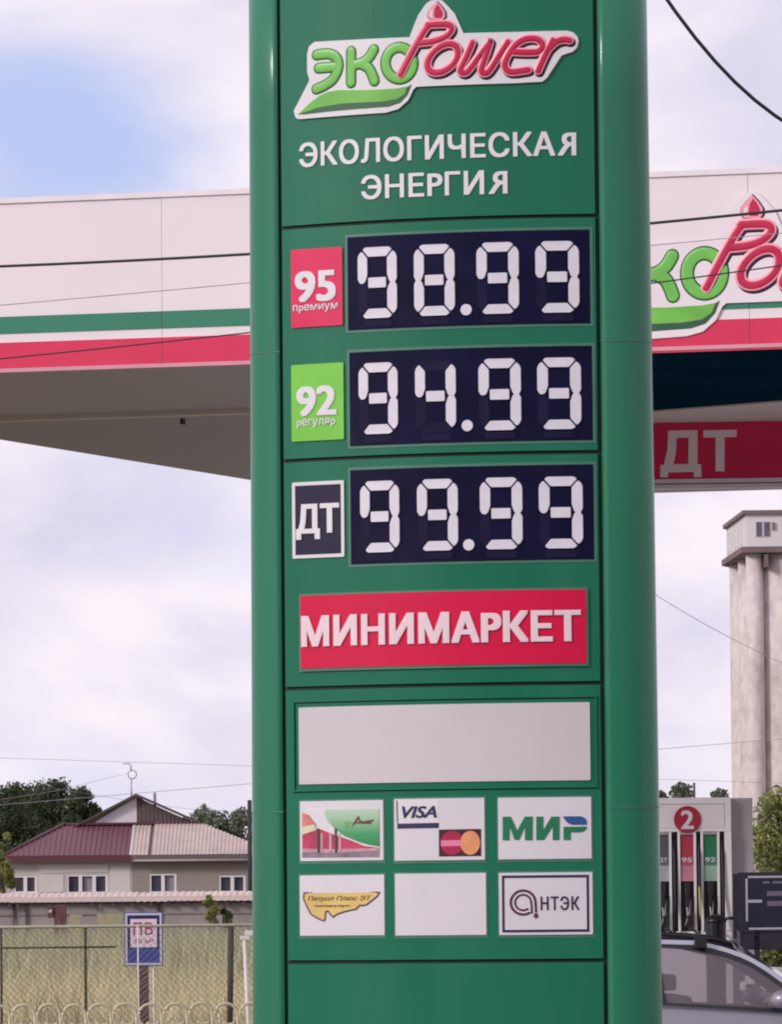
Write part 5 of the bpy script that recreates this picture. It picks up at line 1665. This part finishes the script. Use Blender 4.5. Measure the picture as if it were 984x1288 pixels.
for k in range(16):
    z = 0.25 + k * 0.052
    if z < zb0:
        tube('post_lattice', mat('lattice_pale', (0.30, 0.22, 0.20), 0.7, 0.1), bs, [(p0, 0.011, z), (p1, 0.011, z + 0.085)], 0.004, 5)
# thin white rods standing close by
for px0, px1, pt, lb in ((169.0, 170.5, 1163, 'thin white rod standing in front of the left edge of the blue sign'), (188.0, 190.0, 1218, 'thin pale rod right of the brown sign post')):
    F4 = Frame(px0, F_PX / 122.0)
    zt0_ = F4.uz(px0, pt)[1]
    o = tube('thin_rod', mat('rod_white', (0.62, 0.58, 0.60), 0.5, 0.1), None, [(F4.O.x + (px1 - px0) / 122, F4.O.y, 0), (F4.O.x, F4.O.y, zt0_)], 0.008, 6)
    tag(o, lb, 'rod')

# ------------------------------------------------------------------ white gate post beside the pillar
gF = Frame(303, F_PX / 140.0)
gpst = gF.empty('gate_post', 'thin white pipe post with a top bracket beside the left edge of the pillar', 'post')
GP = mat('gate_white', (0.72, 0.68, 0.66), 0.5, 0.06)
z_t = gF.uz(303, 1181)[1]
tube('pipe', GP, gpst, [(0.055, 0, 0), (0.0, 0, z_t)], 0.018, 10)
box('bracket', GP, gpst, -0.04, 0.05, -0.02, 0.02, z_t - 0.005, z_t + 0.03, 0.004)
a_, b_ = gF.uz(308, 1170)
box('bracket', GP, gpst, a_, a_ + 0.14, -0.02, 0.02, b_ - 0.045, b_ + 0.0, 0.004)
tube('back_pipe', GP, gpst, [(a_ + 0.11, 0.05, 0), (a_ + 0.08, 0.05, b_ - 0.01)], 0.015, 8)

# ------------------------------------------------------------------ looped garden fence
lF = Frame(150, F_PX / 150.0)
lp = lF.empty('looped_fence', 'low cream fence of curled metal loops at the bottom left', 'fence')
CRM = mat('loop_cream', (0.56, 0.51, 0.36), 0.5, 0.12, 8)
rad = 0.098
ztl = lF.uz(150, 1262)[1]
def loop_mesh():
    bm = bmesh.new()
    zc = ztl - rad - 0.006
    pts = []
    for k in range(-3, 27):     # nearly full ring, end curling into a hook
        a_ = math.pi * 2 * k / 26 - math.pi * 0.42
        r_ = rad if k > 3 else rad * (0.62 + 0.38 * (k + 3) / 6)
        pts.append((r_ * math.cos(a_), 0, zc + r_ * math.sin(a_)))
    add_tube(bm, pts, 0.0150, 6)
    add_tube(bm, [(-rad, 0.004, zc - 0.02), (-rad - 0.002, 0.004, zc - rad * 2.2), (-rad * 0.7, 0.004, 0.16)], 0.0150, 6)
    add_tube(bm, [(rad, -0.004, zc - 0.02), (rad, -0.004, zc - rad * 2.2), (rad * 0.7, -0.004, 0.16)], 0.0150, 6)
    me = bpy.data.meshes.new('loop')
    bmesh.ops.recalc_face_normals(bm, faces=bm.faces)
    bm.to_mesh(me)
    bm.free()
    me.polygons.foreach_set('use_smooth', [True] * len(me.polygons))
    me.materials.append(CRM)
    return me
lme = loop_mesh()
pit = 31.8 / 150
ux0 = lF.uz(-2.5, 1280)[0]
for k in range(-12, 16):
    o = bpy.data.objects.new('loop', lme)
    COL.objects.link(o)
    o.parent = lp
    o.location = (ux0 + k * pit, 0, 0.003 * ((k * 7) % 3))
for zz_ in (0.16, 0.12):
    tube('rail', CRM, lp, [(ux0 - 12.6 * pit, 0.0, zz_), (ux0 + 15.6 * pit, 0.0, zz_)], 0.010, 6)
for k in (-12, -5, 2, 9, 15):
    tube('post', CRM, lp, [(ux0 + (k + 0.5) * pit, 0.02, 0), (ux0 + (k + 0.5) * pit, 0.02, ztl - 0.12)], 0.014, 8)

# ------------------------------------------------------------------ grain elevator
eF = Frame(965, F_PX / 13.6, 0.0)
el = eF.empty('grain_elevator', 'tall pale concrete grain elevator of joined cylinders with a windowed top house', 'grain elevator')
ee = lambda px, py: eF.uz(px, py)
EC = mat('elevator_concrete', (0.62, 0.54, 0.53), 0.9, 0.12, 1.5, dirt=(0.38, 0.32, 0.32), dirt_amt=0.65, stretch=(1, 1, 0.7), bump=0.4)
EH = mat('elevator_house', (0.66, 0.62, 0.64), 0.85, 0.05, 0.4)
zc = ee(960, 686)[1]
def cyl(name, cx, cy, r, z0_, z1_, m, n_=40, rows=60):
    bm = bmesh.new()
    add_tube(bm, [(cx, cy, z0_ + (z1_ - z0_) * k / 3) for k in range(4)], r, n_)
    return from_bm(name, bm, m, el, True)
ex0 = ee(955, 800)[0]
Rr = 3.0
cyl('stair_shaft', ee(951, 800)[0], 0.75, 0.80, 0, zc, EC)
cyl('silo', ex0 + Rr, Rr, Rr, 0, zc, EC)
cyl('silo', ex0 + 3 * Rr + 0.02, Rr, Rr, 0, zc, EC)
cyl('silo', ex0 + 5 * Rr + 0.04, Rr, Rr, 0, zc, EC)
_ex = lambda px, dy: (px - 492) / F_PX * (F_PX / 13.6 + dy) - eF.O.x
ex1 = _ex(928.5, 3.9 * Rr)
cyl('silo', ex1 + Rr, 3.9 * Rr, Rr, 0, zc, EC)
cyl('silo', ex1 + 3 * Rr + 0.4, 3.9 * Rr, Rr, 0, zc, EC)
ex2 = _ex(917.5, 6.8 * Rr)
cyl('silo', ex2 + Rr, 6.8 * Rr, Rr, 0, zc, EC)
cyl('silo', ex2 + 3 * Rr + 0.4, 6.8 * Rr, Rr, 0, zc, EC)
# head house: front face and side face running back to the left
c_r = ee(939, 660)[0]
zt1 = ee(939, 647)[1]
zb1 = ee(939, 688)[1]
lb_ = _ex(914.5, 22.5)
plan = [(c_r, -0.3), (c_r + 26, -0.3), (c_r + 26, 26), (lb_ + 1.5, 26), (lb_, 22.5)]
bm = bmesh.new()
zl = [zt1, zt1, zt1, zt1, zt1]
A_ = [bm.verts.new((x, y, zb1)) for x, y in plan]
B_ = [bm.verts.new((x, y, zt1)) for (x, y) in plan]
for i in range(5):
    bm.faces.new((A_[i], A_[(i + 1) % 5], B_[(i + 1) % 5], B_[i]))
bm.faces.new(A_)
bm.faces.new(B_)
from_bm('top_house', bm, EH, el)
# roof and floor slabs
def pl_off(d):
    return [(c_r - d, -0.3 - d), (c_r + 26, -0.3 - d), (c_r + 26, 26 + d), (lb_ + 1.2 - d, 26 + d), (lb_ - d, 22.5)]
slab('roof_slab', mat('elevator_roof_dark', (0.16, 0.12, 0.13), 0.7, 0.1), pl_off(0.35), zt1 + 0.001, zt1 + 0.35, el)
slab('floor_slab', mat('elevator_slab_dark', (0.17, 0.12, 0.13), 0.8, 0.15, 0.5), pl_off(0.5), zb1 - 0.55, zb1 - 0.001, el)
q0, q1 = ee(950.5, 665)[0], ee(969, 665)[0]
zz0, zz1 = ee(960, 675.5)[1], ee(960, 656)[1]
wfm = box('window', mat('elevator_window_frame', (0.50, 0.47, 0.52), 0.6, 0.05), el, q0, q1, -0.36, -0.305, zz0, zz1)
qm = (q0 + q1) / 2
for a_, b_ in ((q0 + 0.08, qm - 0.12), (qm + 0.12, q1 - 0.08)):
    box('pane', mat('elevator_glass', (0.10, 0.08, 0.12), 0.2, 0.2, 1), wfm, a_, b_, -0.40, -0.365, zz0 + 0.08, zz1 - 0.08)
for k in range(1, 4):
    box('window', bpy.data.materials['elevator_glass'], el, q0 + 5 * k, q1 + 5 * k, -0.36, -0.305, zz0, zz1)
q = ee(973, 660)[0]
box('wall_lamp', mat('elevator_slab_dark', (0.17, 0.12, 0.13)), el, q - 0.12, q + 0.12, -0.5, -0.305, zz1 - 0.8, zz1 - 0.1)
q = ee(963.5, 690)[0]
box('bracket', bpy.data.materials['elevator_slab_dark'], el, q - 0.2, q + 0.2, -0.75, 0.6, zb1 - 1.9, zb1 - 0.751)
# side wall relief
sdv = Vector((lb_ - c_r, 22.8)).normalized()
for k in range(5):
    f_ = 0.22 + 0.16 * k
    px_, py_ = c_r + (lb_ - c_r) * f_, -0.3 + 22.8 * f_
    bm = bmesh.new()
    wallseg(bm, (px_, py_), (px_ + sdv.x * 1.6, py_ + sdv.y * 1.6), 0.06, zb1 + 0.5, zt1 - 0.6)
    from_bm('side_panel', bm, mat('elevator_side_panel', (0.60, 0.55, 0.57), 0.85, 0.05), el)

# ------------------------------------------------------------------ overhead cables
CAB_X0 = -900
CB_ = mat('cable_black', (0.014, 0.012, 0.022), 0.5, 0.1)
CG_ = mat('cable_grey', (0.30, 0.27, 0.31), 0.6, 0.1)
def cable(pts, dep, r, m, label):
    """sagging line through the given sight points; runs on well past both ends"""
    xs = np.array([p[0] for p in pts], float)
    ys = np.array([p[1] for p in pts], float)
    cf = np.polyfit(xs, ys, 2 if len(pts) > 2 else 1)
    dcf = np.polyder(cf)
    P = []
    for x in np.linspace(CAB_X0, 1900, 113):
        xc = min(max(x, xs[0]), xs[-1])
        y = np.polyval(cf, xc) + np.polyval(dcf, xc) * (x - xc)
        P.append(at(x, y, dep[0] + (dep[1] - dep[0]) * (x - 0) / 984))
    o = tube('overhead_cable', m, None, P, r, 6)
    tag(o, label, 'cable', 'overhead cables')
    return o
cable([(838, -2), (870, 42), (905, 84), (940, 117), (984, 152)], (20, 20.5), 0.0062, CB_, 'thick black cable slanting down across the top right sky')
cable([(0, 335), (155, 329), (309, 320), (818, 281), (984, 265)], (36, 35), 0.0085, CB_, 'thickest dark cable crossing the white band of the canopy')
cable([(0, 384), (155, 371), (309, 356), (820, 309)], (37, 36.5), 0.0026, CG_, 'hair thin grey cable just above the green stripe of the canopy')
cable([(0, 451), (155, 437), (309, 418), (820, 357), (984, 334)], (38, 37), 0.0045, CB_, 'thin black cable crossing the red stripe and the canopy logo')
cable([(0, 953), (155, 958), (310, 963)], (180, 180), 0.006, CG_, 'faint thin cable in the sky high above the house mast')
CAB_X0 = 655
cable([(825, 748), (880, 781), (945, 815)], (150, 150), 0.009, CG_, 'faint cable sloping down in front of the grain elevator')
up = empty('utility_pole', (at(650, 600, 150).x, 150, 0), 0, 'grey concrete utility pole standing behind the price pillar', 'pole')
zt_ = at(650, 640, 150).z
tube('shaft', CONC, up, [(0, 0, 0), (0, 0, zt_)], [0.17, 0.10], 10)
tube('crossarm', CONC, up, [(-0.6, 0, zt_ - 0.35), (0.6, 0, zt_ - 0.35)], 0.05, 6)
CAB_X0 = -900
cable([(830, 942), (984, 929)], (200, 200), 0.009, CG_, 'faint level cable low in front of the grain elevator')
a_, b_ = at(163, 972, HD + DR), at(-40, 1012, HD - 30)
tag(tube('overhead_cable', CG_, None, [a_, (a_ + b_) / 2 - Vector((0, 0, 0.12)), b_], 0.007, 5), 'faint cable running left from the mast on the house gable', 'cable', 'overhead cables')
a_, b_ = at(60, 990, HD + DR), at(330, 1027, HD + 20)
tag(tube('overhead_cable', CG_, None, [a_, (a_ + b_) / 2 - Vector((0, 0, 0.12)), b_], 0.007, 5), 'faint cable passing behind the house gable down to the right', 'cable', 'overhead cables')
